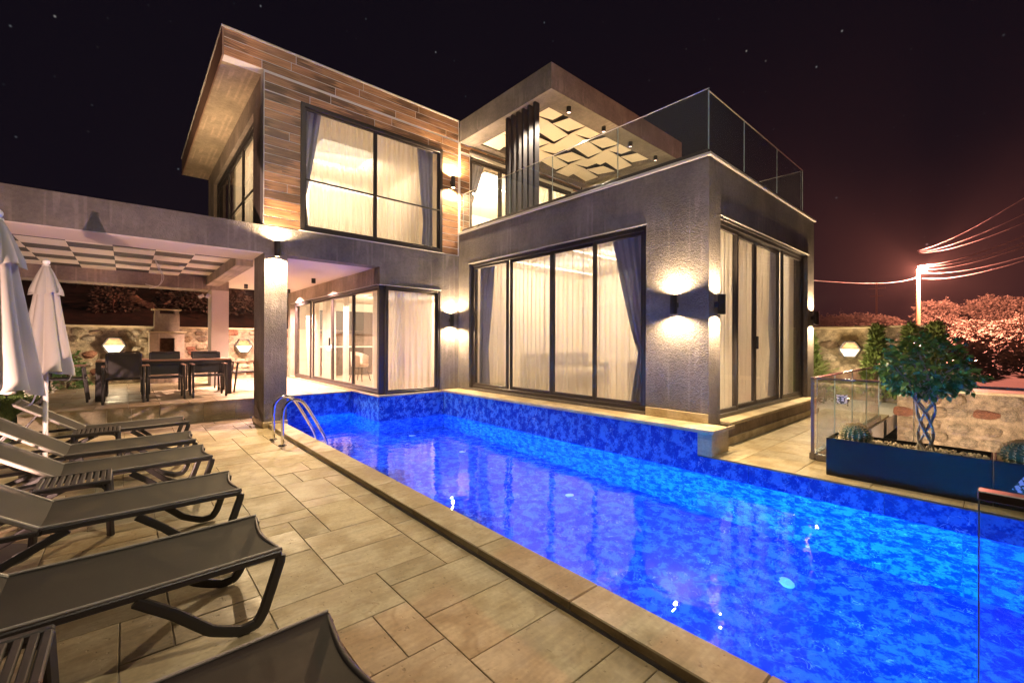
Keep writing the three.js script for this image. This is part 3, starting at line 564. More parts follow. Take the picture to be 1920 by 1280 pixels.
// ================================================================ pergola
{
  const p = thing('pergola', 'stucco pergola with checkered ceiling over the dining platform', 'pergola');
  obj('front_beam', [bx(-4.5, 1.719, 2.93, 3.385, -9.06, ZF), bx(1.719, 2.07, 2.93, 3.385, -8.95, ZF)], M.stucco, p);
  obj('beam_underside', [bx(-4.5, 1.70, 2.915, 2.928, -9.055, ZF - 0.004)], M.plasterPale, p);
  const col = obj('column', [bx(1.72, 2.07, -0.2, 2.93, -8.95, ZF)], M.stucco, p);
  obj('column_base', [cb(1.70, 2.085, 0.0, 0.10, -8.97, ZF + 0.02, 0.006)], M.stoneTrim, col);
  obj('column', [bx(1.56, 1.92, F, 2.70, -13.5, -12.88)], M.plasterPale, p);
  obj('rear_beam', [bx(-4.5, 1.92, 2.70, 3.20, -13.5, -12.88)], M.stuccoSmooth, p);
  obj('side_beam', [bx(1.45, 1.72, 2.80, 3.25, -12.88, -9.06)], M.stuccoSmooth, p);
  obj('ceiling_board', [bx(-4.5, 1.45, 2.995, 3.25, -12.88, -9.06)], M.boardDark, p);
  for (let i = 0; i < 9; i++) for (let j = 0; j < 7; j++) {
    if ((i + j) % 2 === 0) continue; // every other field of the ceiling is open
    const x1 = 1.45 - i * 0.54, z1 = -9.07 - j * 0.545;
    meshOf('ceiling_panel', cham(0.535, 0.012, 0.54, 0.002), M.panelWhite, p).position.set(x1 - 0.27, 2.987, z1 - 0.2725);
  }
  rebase(p, 0, 0, -10.8);
}
{ const t = thing('hanging_cable', 'loose white cable hanging from the pergola ceiling', 'cable', [0.4, 2.9, -10.6]); obj('strand', [tube([[0, 0.08, 0], [0.03, -0.05, 0.02], [0.10, -0.22, 0.05], [0.06, -0.40, 0.02], [-0.08, -0.47, 0]], 0.007, 24, 6)], M.cable, t); obj('strand', [tube([[0, 0.08, 0], [0.07, -0.08, 0.0], [0.13, -0.25, 0.0], [0.04, -0.42, 0.03], [-0.14, -0.40, 0.03]], 0.006, 24, 6)], M.cable, t); }
{ const t = thing('flood_light', 'small white twin flood light on the rear pergola column', 'light', [1.50, 2.55, -12.98]); obj('bracket', [cb(-0.02, 0.06, -0.03, 0.03, -0.03, 0.03, 0.005)], M.whitePaint, t); obj('head', [cham(0.12, 0.08, 0.06, 0.01).rotateZ(0.5).rotateY(0.5).translate(-0.14, -0.01, 0.03)], M.whitePaint, t); obj('head', [cham(0.1, 0.11, 0.05, 0.01).rotateZ(-0.4).translate(0, 0.0, 0.06)], M.whitePaint, t); }

// ================================================================ lamps on the walls and ceilings
function sconce(label, x, y, z, nx, nz, down = 1) { // up-and-down cylinder; (nx, nz) points away from the wall
  const t = thing('wall_lamp', label, 'lamp', [x, y, z], 0, 'up and down wall lamps'), d = 0.085, r = 0.048, h = 0.26;
  const cx = nx * d, cz = nz * d;
  obj('body', [new THREE.CylinderGeometry(r, r, h, 24, 1, true).translate(cx, 0, cz), new THREE.CylinderGeometry(r - 0.006, r - 0.006, h, 24, 1, true).translate(cx, 0, cz), new THREE.RingGeometry(r - 0.006, r, 24).rotateX(-Math.PI / 2).translate(cx, h / 2, cz), new THREE.RingGeometry(r - 0.006, r, 24).rotateX(Math.PI / 2).translate(cx, -h / 2, cz)], M.dark, t);
  obj('bracket', [nx ? cb(Math.min(0, nx * 0.045), Math.max(0, nx * 0.045), -0.035, 0.035, -0.03, 0.03, 0.004) : cb(-0.03, 0.03, -0.035, 0.035, Math.min(0, nz * 0.045), Math.max(0, nz * 0.045), 0.004)], M.dark, t);
  for (const s of [1, -1]) {
    obj('lens', [new THREE.CylinderGeometry(r - 0.008, r - 0.008, 0.006, 20).translate(cx, s * (h / 2 - 0.012), cz)], M.lensWarm, t);
    spot(t, [cx, s * (h / 2 + 0.004), cz], [0, s, 0], WARM, LIGHT.sconce * (s < 0 ? down : 1), 1.42, 0.35, 1.2);
  }
  return t;
}
sconce('up-and-down wall lamp on the pergola beam above the column', 1.895, 3.0, ZF, 0, 1, 3);
sconce('up-and-down wall lamp on the wooden wall beside the bedroom window', 5.40, 4.98, ZF + 0.004, 0, 1);
sconce('up-and-down wall lamp in the inner corner over the pool', 5.39, 1.93, ZF, 0, 1);
sconce('up-and-down wall lamp on the broad pier right of the big window', XB, 1.96, -2.97, -1, 0);
sconce('up-and-down wall lamp on the side wall next to the box corner', 5.80, 1.95, ZC, 0, 1);
sconce('up-and-down wall lamp at the far end of the side wall', 10.08, 1.94, ZC, 0, 1);

function downlight(label, x, y, z, lit, color, group) {
  const t = thing('downlight', label, 'lamp', [x, y, z], 0, group);
  obj('body', [new THREE.CylinderGeometry(0.046, 0.046, 0.11, 24, 1, true).translate(0, -0.055, 0), new THREE.CylinderGeometry(0.041, 0.041, 0.11, 24, 1, true).translate(0, -0.055, 0), new THREE.RingGeometry(0.041, 0.046, 24).rotateX(Math.PI / 2).translate(0, -0.11, 0)], M.dark, t);
  obj('lens', [cyl(0.038, 0.038, 0.004, 0, -0.095, 0, 20)], lit ? M.lensPink : M.lensDim, t);
  if (lit) spot(t, [0, -0.112, 0], [0, -1, 0], color, lit, 1.25, 0.7, 1);
}
[[6.33, -5.54], [7.45, -5.56], [8.46, -5.58], [9.55, -5.6]].forEach(([x, z], k) => downlight(['black surface downlight nearest the canopy corner', 'second black surface downlight under the canopy edge', 'third black surface downlight under the canopy edge', 'farthest black surface downlight under the canopy edge'][k], x, 5.944, z, 45, ROOM, 'downlights under the terrace canopy'));
downlight('square-looking dark downlight on the pink porch ceiling right of the column', 3.30, 2.931, -10.8, LIGHT.porch, PINK, 'downlights under the porch ceiling');
downlight('dark downlight on the porch ceiling left of the column', 2.33, 2.931, -13.1, LIGHT.porch, PINK, 'downlights under the porch ceiling');
downlight('dark downlight on the porch ceiling at the far end by the glass doors', 3.45, 2.931, -13.5, LIGHT.porch, PINK, 'downlights under the porch ceiling');

// ================================================================ glass railings
function glassRun(parent, axis, at, joints, y0, y1, top, mats = {}) { // frameless panes with a top rail; axis = direction of the run
  for (let k = 0; k < joints.length - 1; k++) {
    const a = joints[k] + 0.006, b = joints[k + 1] - 0.006, g = new THREE.PlaneGeometry(b - a, y1 - y0);
    if (axis === 'z') g.rotateY(-Math.PI / 2).translate(at, (y0 + y1) / 2, (a + b) / 2); else g.translate((a + b) / 2, (y0 + y1) / 2, at);
    const pn = obj('glass_panel', [g], mats.glass ?? M.railGlass, parent);
    const e = 0.006, E = c => axis === 'z' ? bx(at - e, at + e, y0, y1, c - 0.002, c + 0.002) : bx(c - 0.002, c + 0.002, y0, y1, at - e, at + e);
    obj('glass_edge', [E(a - 0.003), E(b + 0.003)], M.glassEdge, pn);
  }
  const a = joints[0], b = joints.at(-1), [tw, th] = top;
  obj('top_rail', [axis === 'z' ? cb(at - tw / 2, at + tw / 2, y1, y1 + th, a, b, 0.003) : cb(a, b, y1, y1 + th, at - tw / 2, at + tw / 2, 0.003)], mats.top ?? M.alu, parent);
  obj('base_channel', [axis === 'z' ? cb(at - 0.035, at + 0.035, y0 - 0.02, y0 + 0.05, a, b, 0.004) : cb(a, b, y0 - 0.02, y0 + 0.05, at - 0.035, at + 0.035, 0.004)], M.rail, parent);
}
{
  const t = thing('terrace_railing', 'clear glass balustrade around the roof terrace of the box', 'railing');
  glassRun(t, 'z', XB + 0.06, [-8.1, -6.5, -5.35, -3.97, -2.56], 3.925, 4.765, [0.016, 0.012]);
  glassRun(t, 'x', ZC - 0.06, [XB + 0.10, 6.91, 8.32, 9.74], 3.925, 4.765, [0.016, 0.012]);
  glassRun(t, 'z', 9.76, [-5.2, -3.9, -2.62], 3.925, 4.765, [0.016, 0.012]);
  rebase(t, 7.6, 3.9, -5);
}
const sticker = tex(64, 64, (u, v) => { const k = fbm(u, v, 8, 3, 301) > 0.52 ? 0.25 : 0.92; return [k, k, k * 1.05]; }, true);
const stickerMat = S({ map: sticker, roughness: 0.6 });
{
  const t = thing('side_railing', 'glass balustrade with dark top rail at the edge of the side terrace', 'railing');
  glassRun(t, 'x', -1.5, [6.05, 7.05, 8.05, 9.05, 10.1], 0.11, 1.03, [0.045, 0.022], { top: M.rail });
  glassRun(t, 'z', 6.05, [-1.46, -0.62, 0.25, 1.2], 0.11, 1.03, [0.045, 0.022], { top: M.rail });
  obj('corner_profile', [bx(6.035, 6.065, 0.09, 1.03, -1.515, -1.485)], M.rail, t);
  obj('sticker', [new THREE.BoxGeometry(0.002, 0.10, 0.10).translate(6.046, 0.82, -1.22)], stickerMat, t);
  rebase(t, 7.5, 0.09, -1.0);
}
{
  const t = thing('pool_end_railing', 'glass balustrade with dark handrail on the coping at the right edge of the photo', 'railing');
  glassRun(t, 'z', 1.93, [-0.055, 0.9, 1.5], 0.075, 0.985, [0.05, 0.028], { top: M.rail });
  rebase(t, 1.93, 0.06, 0.7);
}

// ================================================================ garden walls of rubble stone
const stoneGeos = Array.from({ length: 7 }, (_, k) => {
  const g = new THREE.IcosahedronGeometry(0.5, 2), p = g.attributes.position, cache = {};
  for (let i = 0; i < p.count; i++) {
    const v = V(p.getX(i), p.getY(i), p.getZ(i)), key = [v.x, v.y, v.z].map(q => q.toFixed(3)).join(); cache[key] ??= 1 + 0.34 * (fbm(v.x * 0.4 + k * 0.37 + 0.5, v.y * 0.4 + v.z * 0.3 + k * 0.61 + 0.5, 8, 3, 311) - 0.5) * 2;
    const s = cache[key]; p.setXYZ(i, Math.sign(v.x) * Math.pow(Math.abs(v.x) * 2, 0.8) / 2 * s, Math.sign(v.y) * Math.pow(Math.abs(v.y) * 2, 0.8) / 2 * s, v.z * s);
  }
  g.computeVertexNormals(); return uvMetres(g);
});
function rubbleWall(name, label, axis, a0, a1, y0, y1, at, out, cell, skip, fill = 0.62) {
  const t = thing(name, label, 'wall');
  obj('core', [axis === 'x' ? bx(a0, a1, y0, y1, at - out * 0.3, at) : bx(at - out * 0.3, at, y0, y1, a0, a1)], M.mortar, t);
  obj('coping', [axis === 'x' ? cb(a0, a1, y1 + 0.001, y1 + 0.05, at - out * 0.33, at + out * 0.03, 0.005) : cb(at - 0.33, at + 0.33, y1 + 0.001, y1 + 0.05, a0, a1, 0.005)], M.stoneTrim, t);
  for (let y = y0 + cell * 0.4; y < y1 - cell * 0.25; y += cell * 0.72) for (let a = a0 + rr(0, cell); a < a1; a += cell * rr(0.75, 1.3)) {
    if (rnd() > fill + 0.3) continue; const yy = y + rr(-0.05, 0.05) * cell * 3; if (skip && skip(a, yy)) continue;
    const m = meshOf('stone', pick(stoneGeos), pick(rnd() < 0.45 ? [rocks[0], rocks[3]] : rocks), t), w = cell * rr(0.55, 1.05), h = cell * rr(0.4, 0.68);
    m.scale.set(w, h, rr(0.05, 0.11)); if (axis === 'z') m.rotation.y = Math.PI / 2; m.rotation.z = 0;
    m.position.set(axis === 'x' ? a : at, yy, axis === 'x' ? at : a);
  }
  return axis === 'x' ? rebase(t, (a0 + a1) / 2, y0, at) : rebase(t, at, y0, (a0 + a1) / 2);
}
const hexes = [[-0.23, 1.33], [2.6, 1.31]];
rubbleWall('garden_wall', 'pale rubble stone wall with two hexagon lamps behind the dining table', 'x', -2.6, 3.9, 0.2, 1.79, -15, 1, 0.27, (a, y) => hexes.some(([hx, hy]) => Math.hypot(a - hx, y - hy) < 0.36) || (a > 0.35 && a < 1.25));
rubbleWall('boundary_wall', 'rubble stone wall with one hexagon lamp behind the shrubs at right', 'z', -9, -1.05, 0.05, 1.82, 13.6, -1, 0.42, (a, y) => Math.hypot(a + 2.56, y - 1.3) < 0.42 , 0.4);
rubbleWall('retaining_wall', 'sunlit-looking pinkish rubble retaining wall seen through the side glass railing', 'z', -1.4, 3.2, -2.4, 0.58, 11.3, -1, 0.34).userData.label = 'pinkish rubble retaining wall seen through the side glass railing';
struct(obj('court_wall_cap', [bx(11.65, 14.0, -2.4, 0.45, -1.4, 8)], M.earth));
function hexLamp(label, x, y, z, turn) { // hexagonal niche frame lit from its lower half
  const t = thing('hexagon_lamp', label, 'lamp', [x, y, z], turn, 'hexagon wall lamps'), R = 0.232, ry = 0.205;
  const hex = (k) => [0, 1, 2, 3, 4, 5].map(i => new THREE.Vector2(Math.cos(i * Math.PI / 3) * R * k, Math.sin(i * Math.PI / 3) * ry * 1.12 * k));
  const s = new THREE.Shape(hex(1.0)); s.holes.push(new THREE.Path(hex(0.86)));
  obj('frame', [new THREE.ExtrudeGeometry(s, { depth: 0.16, bevelEnabled: true, bevelSize: 0.004, bevelThickness: 0.004, bevelSegments: 1 })], M.dark, t);
  obj('back', [new THREE.ShapeGeometry(new THREE.Shape(hex(0.86))).translate(0, 0, 0.004)], M.brickIn, t);
  const low = hex(0.86).filter(p => p.y < 0.01); const ls = new THREE.Shape([new THREE.Vector2(-R * 0.86, 0), ...[new THREE.Vector2(-R * 0.43, -ry * 1.12 * 0.75), new THREE.Vector2(R * 0.43, -ry * 1.12 * 0.75)], new THREE.Vector2(R * 0.86, 0)]);
  obj('glowing_tray', [new THREE.ExtrudeGeometry(ls, { depth: 0.10, bevelEnabled: false }).translate(0, 0.0, 0.03)], M.hexGlow, t);
  point(t, [0, -0.02, 0.30], [1.0, 0.78, 0.48], LIGHT.hex, 3);
}
hexLamp('glowing hexagon lamp on the garden wall left of the outdoor fireplace', -0.23, 1.33, -14.99, 0);
hexLamp('glowing hexagon lamp on the garden wall right of the rear column', 2.6, 1.31, -14.99, 0);
hexLamp('glowing hexagon lamp on the boundary wall among the shrubs', 13.58, 1.3, -2.56, -Math.PI / 2);

// outdoor fireplace
{
  const t = thing('outdoor_fireplace', 'tall plastered outdoor fireplace with chimney against the garden wall', 'fireplace', [0.8, F, -14.75]);
  const sh = panel('x', -0.36, 0.36, 0, 1.30, 0.0, 0.28, [[-0.155, 0.15, 0.72, 1.16]]);
  obj('body', [sh, bx(-0.36, 0.36, 0, 1.3, -0.2, -0.02)], M.bbq, t); obj('firebox', [bx(-0.155, 0.15, 0.70, 1.16, -0.02, -0.001)], M.brickIn, t);
  obj('mantel', [cb(-0.40, 0.40, 1.302, 1.34, -0.22, 0.32, 0.005)], M.stoneTrim, t);
  obj('chimney', [bx(-0.26, 0.26, 1.342, 1.80, -0.16, 0.22)], M.bbq, t);
  for (const x of [-0.2, 0.2]) obj('cap_leg', [bx(x - 0.05, x + 0.05, 1.802, 1.89, -0.12, 0.2)], M.bbq, t);
  obj('cap', [cb(-0.32, 0.30, 1.892, 1.925, -0.2, 0.28, 0.005)], M.stoneTrim, t);
  obj('bench', [cb(0.36, 0.95, 0, 0.14, -0.1, 0.2, 0.01)], M.stoneTrim, t);
}

// ================================================================ dining table and chairs
{
  const t = thing('dining_table', 'long dark outdoor dining table with wooden top under the pergola', 'table', [0.62, F, -11.15]);
  obj('tabletop', [cb(-1.03, 1.03, 0.70, 0.735, -0.46, 0.46, 0.006)], M.armWood, t); obj('apron', [cb(-1.0, 1.0, 0.63, 0.698, -0.43, 0.43, 0.004)], M.plastic, t);
  for (const x of [-0.99, 0.99]) for (const z of [-0.42, 0.42]) obj('leg', [cb(x - 0.04, x + 0.04, 0, 0.70, z - 0.04, z + 0.04, 0.006)], M.plastic, t);
}
function makeChair(label) { // faces +z in its own axes
  const t = thing('dining_chair', label, 'chair', [0, F, 0], 0, 'chairs around the dining table');
  obj('seat', [cb(-0.22, 0.22, 0.405, 0.425, -0.22, 0.23, 0.006)], M.sling, t);
  obj('seat_frame', [bar([-0.235, 0.415, -0.24], [-0.235, 0.415, 0.25], 0.03, 0.03), bar([0.235, 0.415, -0.24], [0.235, 0.415, 0.25], 0.03, 0.03), bar([-0.22, 0.415, 0.24], [0.22, 0.415, 0.24], 0.03, 0.03)], M.plastic, t);
  obj('backrest', [cham(0.42, 0.40, 0.012, 0.004).rotateX(-0.14).translate(0, 0.645, -0.265)], M.plastic, t);
  obj('back_frame', [bar([-0.225, 0.40, -0.225], [-0.225, 0.86, -0.297], 0.028, 0.028), bar([0.225, 0.40, -0.225], [0.225, 0.86, -0.297], 0.028, 0.028), bar([-0.23, 0.86, -0.297], [0.23, 0.86, -0.297], 0.028, 0.028)], M.plastic, t);
  for (const s of [-1, 1]) {
    obj('leg', [bar([s * 0.265, 0, 0.27], [s * 0.265, 0.63, 0.20], 0.034, 0.034)], M.plastic, t);
    obj('leg', [bar([s * 0.265, 0, -0.30], [s * 0.265, 0.63, -0.20], 0.034, 0.034)], M.plastic, t);
    obj('armrest', [cb(s * 0.265 - 0.027, s * 0.265 + 0.027, 0.631, 0.653, -0.24, 0.24, 0.006)], M.armWood, t);
  }
  return t;
}
const chairSpots = [
  [-0.03, -10.42, Math.PI, 'dark outdoor dining chair at the front of the table nearest the umbrellas'],
  [0.56, -10.50, Math.PI, 'dark outdoor dining chair in the middle of the front side of the table'],
  [1.23, -10.55, Math.PI, 'dark outdoor dining chair at the front of the table nearest the pool column'],
  [-0.02, -11.9, 0, 'dark dining chair behind the table nearest the umbrellas'],
  [0.62, -11.9, 0, 'dark dining chair behind the table in front of the fireplace'],
  [1.28, -11.9, 0, 'dark dining chair behind the table nearest the rear column'],
  [-0.78, -11.0, Math.PI / 2, 'dark dining chair at the table end beside the lawn'],
  [2.0, -11.2, -Math.PI / 2, 'dark dining chair at the table end beside the pool column'],
];
const chair0 = makeChair(chairSpots[0][3]);
chairSpots.forEach(([x, z, a, l], k) => { if (k) copyOf(chair0, [x, F, z], a, l); else { chair0.position.set(x, F, z); chair0.rotation.y = a; } });
function tubChair(label, x, z, a) { // upholstered chair inside the corner room
  const t = thing('upholstered_chair', label, 'chair', [x, 0.38, z], a, 'upholstered chairs inside the corner room');
  const pts = []; for (let i = 0; i <= 10; i++) { const q = -2.2 + 4.4 * i / 10; pts.push(V(Math.sin(q) * 0.24, 0.62 + 0.08 * Math.cos(q), -Math.cos(q) * 0.22)); }
  const g = new THREE.BufferGeometry(), pos = [], idx = []; for (let i = 0; i <= 10; i++) { const q = pts[i]; pos.push(q.x * 0.92, 0.42, q.z * 0.92, q.x, q.y + 0.1, q.z, q.x * 1.08, q.y + 0.1, q.z * 1.08, q.x * 1.0, 0.40, q.z * 1.0); }
  for (let i = 0; i < 10; i++) for (let k = 0; k < 4; k++) { const a0 = i * 4 + k, b0 = i * 4 + (k + 1) % 4; idx.push(a0, b0, b0 + 4, a0, b0 + 4, a0 + 4); }
  g.setAttribute('position', new THREE.Float32BufferAttribute(pos, 3)); g.setIndex(idx); g.computeVertexNormals();
  obj('backrest', [g], M.cream, t); obj('seat', [cyl(0.21, 0.23, 0.07, 0, 0.39, 0, 20)], M.cream, t);
  for (const [lx, lz] of [[-1, -1], [1, -1], [-1, 1], [1, 1]]) obj('leg', [tube([[lx * 0.12, 0.39, lz * 0.12], [lx * 0.2, 0, lz * 0.2]], 0.014, 4, 6)], M.dark, t);
}
tubChair('beige upholstered chair behind the second porch door panel', 4.75, -11.6, 0.6);
tubChair('beige upholstered chair seen through the open porch door gap', 5.6, -10.9, 2.6);
tubChair('beige upholstered chair beside the sheer curtain of the glass corner', 4.95, -9.75, 1.3);

// furniture behind the curtains
{
  const t = thing('sofa', 'grey sofa in the living room behind the sheer curtain', 'sofa', [7.6, 0.42, -6.7], 0);
  obj('base', [cb(-1.1, 1.1, 0.05, 0.3, -0.42, 0.42, 0.03)], M.drape2, t); obj('backrest', [cb(-1.1, 1.1, 0.3, 0.78, -0.42, -0.2, 0.05)], M.drape2, t);
  for (const x of [-1.0, 1.0]) obj('armrest', [cb(x - 0.1, x + 0.1, 0.3, 0.56, -0.2, 0.42, 0.04)], M.drape2, t);
  for (const x of [-0.45, 0.45]) obj('cushion', [cb(x - 0.43, x + 0.43, 0.301, 0.44, -0.19, 0.42, 0.04)], M.cream, t);
}
{
  const t = thing('bed', 'bed with pale headboard in the upper bedroom', 'bed', [3.8, 3.41, -11.0], 0);
  obj('frame', [cb(-0.9, 0.9, 0.05, 0.3, -1.0, 1.0, 0.02)], M.kitchen, t); obj('mattress', [cb(-0.88, 0.88, 0.301, 0.55, -0.98, 0.98, 0.06)], M.white, t); obj('headboard', [cb(-1.0, 1.0, 0.05, 1.2, -1.08, -1.01, 0.02)], M.cream, t);
  for (const x of [-0.42, 0.42]) obj('pillow', [cb(x - 0.32, x + 0.32, 0.551, 0.68, -0.9, -0.5, 0.06)], M.white, t);
}
{
  const t = thing('wall_cabinet', 'low dark media cabinet against the far living room wall', 'cabinet', [9.65, 0.42, -5.2], 0);
  obj('body', [cb(-0.22, 0.22, 0.1, 0.55, -1.1, 1.1, 0.01)], M.kitchen, t); obj('screen', [cb(0.1, 0.14, 0.85, 1.6, -0.7, 0.7, 0.01)], M.dark, t);
  obj('plinth', [bx(-0.18, 0.2, 0, 0.1, -1.05, 1.05)], M.dark, t);
}
// ================================================================ sun loungers, side tables, umbrellas
function flatBar(pts, w, h) { // flat moulded bar bent along a path in the x-y plane
  const z = pts[0][2], c = new THREE.CatmullRomCurve3(pts.map(p => V(p[0], p[1], 0)), false, 'catmullrom', 0.2), n = 44, pos = [], idx = [], prof = [[-1, -0.6], [-0.7, -1], [0.7, -1], [1, -0.6], [1, 0.6], [0.7, 1], [-0.7, 1], [-1, 0.6]];
  for (let i = 0; i <= n; i++) { const p = c.getPoint(i / n), t = c.getTangent(i / n); for (const [a, b] of prof) pos.push(p.x - t.y * b * h / 2, p.y + t.x * b * h / 2, z + a * w / 2); }
  for (let i = 0; i < n; i++) for (let k = 0; k < 8; k++) { const a = i * 8 + k, b = i * 8 + (k + 1) % 8; idx.push(a, b, b + 8, a, b + 8, a + 8); }
  for (const o of [0, n * 8]) for (let k = 1; k < 7; k++) idx.push(o, o + k, o + k + 1);
  const g = new THREE.BufferGeometry(); g.setAttribute('position', new THREE.Float32BufferAttribute(pos, 3)); g.setIndex(idx); const f = g.toNonIndexed(); f.computeVertexNormals(); return f;
}
function makeLounger(label) { // foot end at +x, head at -x; y = 0 on the deck
  const t = thing('sun_lounger', label, 'lounger', [0, 0, 0], 0, 'sun loungers in a row beside the pool');
  const W = 0.28, seatY = 0.365, kink = -0.40, footX = 0.605, headX = -0.95, headY = 0.745;
  const sheet = (pts, sag, cupAt) => { // pts: [x, y] along the length
    const n = 8, pos = [], uv = [], idx = [];
    pts.forEach(([x, y], j) => { for (let i = 0; i <= n; i++) { const v = i / n * 2 - 1, end = cupAt === j ? -0.035 * (1 - v * v) : 0; pos.push(x + end, y - sag * (1 - v * v), v * W); uv.push(x, v * W); } });
    for (let j = 0; j < pts.length - 1; j++) for (let i = 0; i < n; i++) { const o = j * (n + 1) + i; idx.push(o, o + 1, o + n + 2, o, o + n + 2, o + n + 1); }
    const g = new THREE.BufferGeometry(); g.setAttribute('position', new THREE.Float32BufferAttribute(pos, 3)); g.setAttribute('uv', new THREE.Float32BufferAttribute(uv, 2)); g.setIndex(idx); g.computeVertexNormals(); return g;
  };
  obj('seat_sling', [sheet(Array.from({ length: 9 }, (_, i) => [kink + (footX - kink) * i / 8, seatY + 0.012 * Math.pow(i / 8, 3)]), 0.014, 8)], M.sling, t);
  obj('back_sling', [sheet(Array.from({ length: 6 }, (_, i) => [kink + (headX - kink) * i / 5, seatY + (headY - seatY) * i / 5]), 0.014, -1)], M.sling, t);
  for (const s of [-1, 1]) {
    const rail = obj('side_rail', [bar([kink + 0.01, seatY - 0.022, s * W], [footX, seatY - 0.012, s * W], 0.034, 0.03), bar([-1.25, seatY - 0.045, s * (W + 0.003)], [kink + 0.0, seatY - 0.024, s * (W + 0.003)], 0.03, 0.028)], M.plastic, t);
    obj('edge_trim', [tube([[kink, seatY + 0.003, s * (W + 0.004)], [0.1, seatY + 0.004, s * (W + 0.004)], [footX, seatY + 0.014, s * (W + 0.004)]], 0.0075, 6, 6)], M.slingEdge, rail);
    obj('back_rail', [bar([kink, seatY - 0.008, s * (W - 0.004)], [headX, headY - 0.008, s * (W - 0.004)], 0.026, 0.026)], M.slingEdge, t);
    obj('front_leg', [flatBar([[footX - 0.005, seatY - 0.02, s * (W + 0.002)], [footX - 0.01, seatY - 0.06, s * (W + 0.002)], [0.525, 0.09, s * (W + 0.002)], [0.49, 0.036, s * W], [0.42, 0.03, s * W], [0.30, 0.085, s * W], [0.16, 0.22, s * W], [0.03, seatY - 0.04, s * W]], 0.030, 0.046)], M.loungerLeg, t);
    obj('rear_leg', [flatBar([[kink + 0.12, seatY - 0.04, s * W], [kink - 0.10, 0.21, s * W], [-0.75, 0.075, s * W], [-0.86, 0.03, s * W], [-0.93, 0.04, s * W], [-1.06, 0.19, s * W], [-1.14, seatY - 0.06, s * W]], 0.030, 0.044)], M.loungerLeg, t);
  }
  obj('foot_bar', [tube([[footX - 0.005, seatY - 0.0, -W], [footX - 0.035, seatY - 0.004, 0], [footX - 0.005, seatY - 0.0, W]], 0.012, 12, 6)], M.plastic, t);
  obj('cross_bar', [bar([kink, seatY - 0.035, -W], [kink, seatY - 0.035, W], 0.024, 0.024), bar([0.05, seatY - 0.04, -W], [0.05, seatY - 0.04, W], 0.024, 0.024), bar([-1.2, seatY - 0.045, -W], [-1.2, seatY - 0.045, W], 0.024, 0.024)], M.loungerLeg, t);
  obj('back_prop', [bar([-0.78, 0.60, -0.2], [-0.98, 0.31, -0.2], 0.02, 0.02), bar([-0.78, 0.60, 0.2], [-0.98, 0.31, 0.2], 0.02, 0.02), bar([headX, headY, -W], [headX, headY, W], 0.022, 0.022)], M.loungerLeg, t);
  return t;
}
const loungerSpots = [[0.0, -1.50, 'nearest dark sun lounger, only its foot end in view at the bottom edge'], [0.0, -2.765, 'second dark sun lounger from the camera, before the slatted table at the left edge'], [0.03, -3.97, 'third dark sun lounger from the camera'], [0.0, -5.21, 'fourth dark sun lounger from the camera, behind a slatted side table'], [-0.03, -6.15, 'fifth dark sun lounger, in front of the umbrella pole'], [0.02, -7.5, 'farthest dark sun lounger, next to the dining platform']];
const lounger0 = makeLounger(loungerSpots[0][2]);
loungerSpots.forEach(([x, z, l], k) => { if (k) copyOf(lounger0, [x, 0, z], [0, 0.012, -0.015, 0.02, -0.01, 0.014][k], l); else lounger0.position.set(x, 0, z); });

function makeSideTable(label) {
  const t = thing('side_table', label, 'table', [0, 0, 0], 0, 'slatted side tables between the loungers'), s = 0.2, h = 0.42;
  obj('top_frame', [cb(-s, s, h - 0.03, h, -s, -s + 0.035, 0.006), cb(-s, s, h - 0.03, h, s - 0.035, s, 0.006), cb(-s, -s + 0.03, h - 0.03, h, -s + 0.035, s - 0.035, 0.006), cb(s - 0.03, s, h - 0.03, h, -s + 0.035, s - 0.035, 0.006)], M.plastic, t);
  for (let k = 0; k < 9; k++) meshOf('slat', cham(0.026, 0.022, 2 * s - 0.07, 0.004), M.plastic, t).position.set(-0.152 + k * 0.038, h - 0.012, 0);
  for (const x of [-1, 1]) for (const z of [-1, 1]) obj('leg', [bar([x * (s - 0.02), h - 0.02, z * (s - 0.025)], [x * (s + 0.0), 0, z * (s - 0.015)], 0.042, 0.036)], M.plastic, t);
  for (const z of [-1, 1]) obj('rim', [tube([[-s + 0.02, h - 0.09, z * (s - 0.02)], [-s + 0.06, h - 0.04, z * (s - 0.02)], [0, h - 0.03, z * (s - 0.02)], [s - 0.06, h - 0.04, z * (s - 0.02)], [s - 0.02, h - 0.09, z * (s - 0.02)]], 0.012, 16, 6)], M.plastic, t);
  return t;
}
const st0 = makeSideTable('slatted side table at the lower left edge beside the second lounger'); st0.position.set(-0.39, 0, -2.10);
copyOf(st0, [-0.28, 0, -4.60], 0, 'slatted side table between the third and fourth loungers');
copyOf(st0, [-0.25, 0, -6.95], 0, 'small slatted side table between the farthest two loungers');

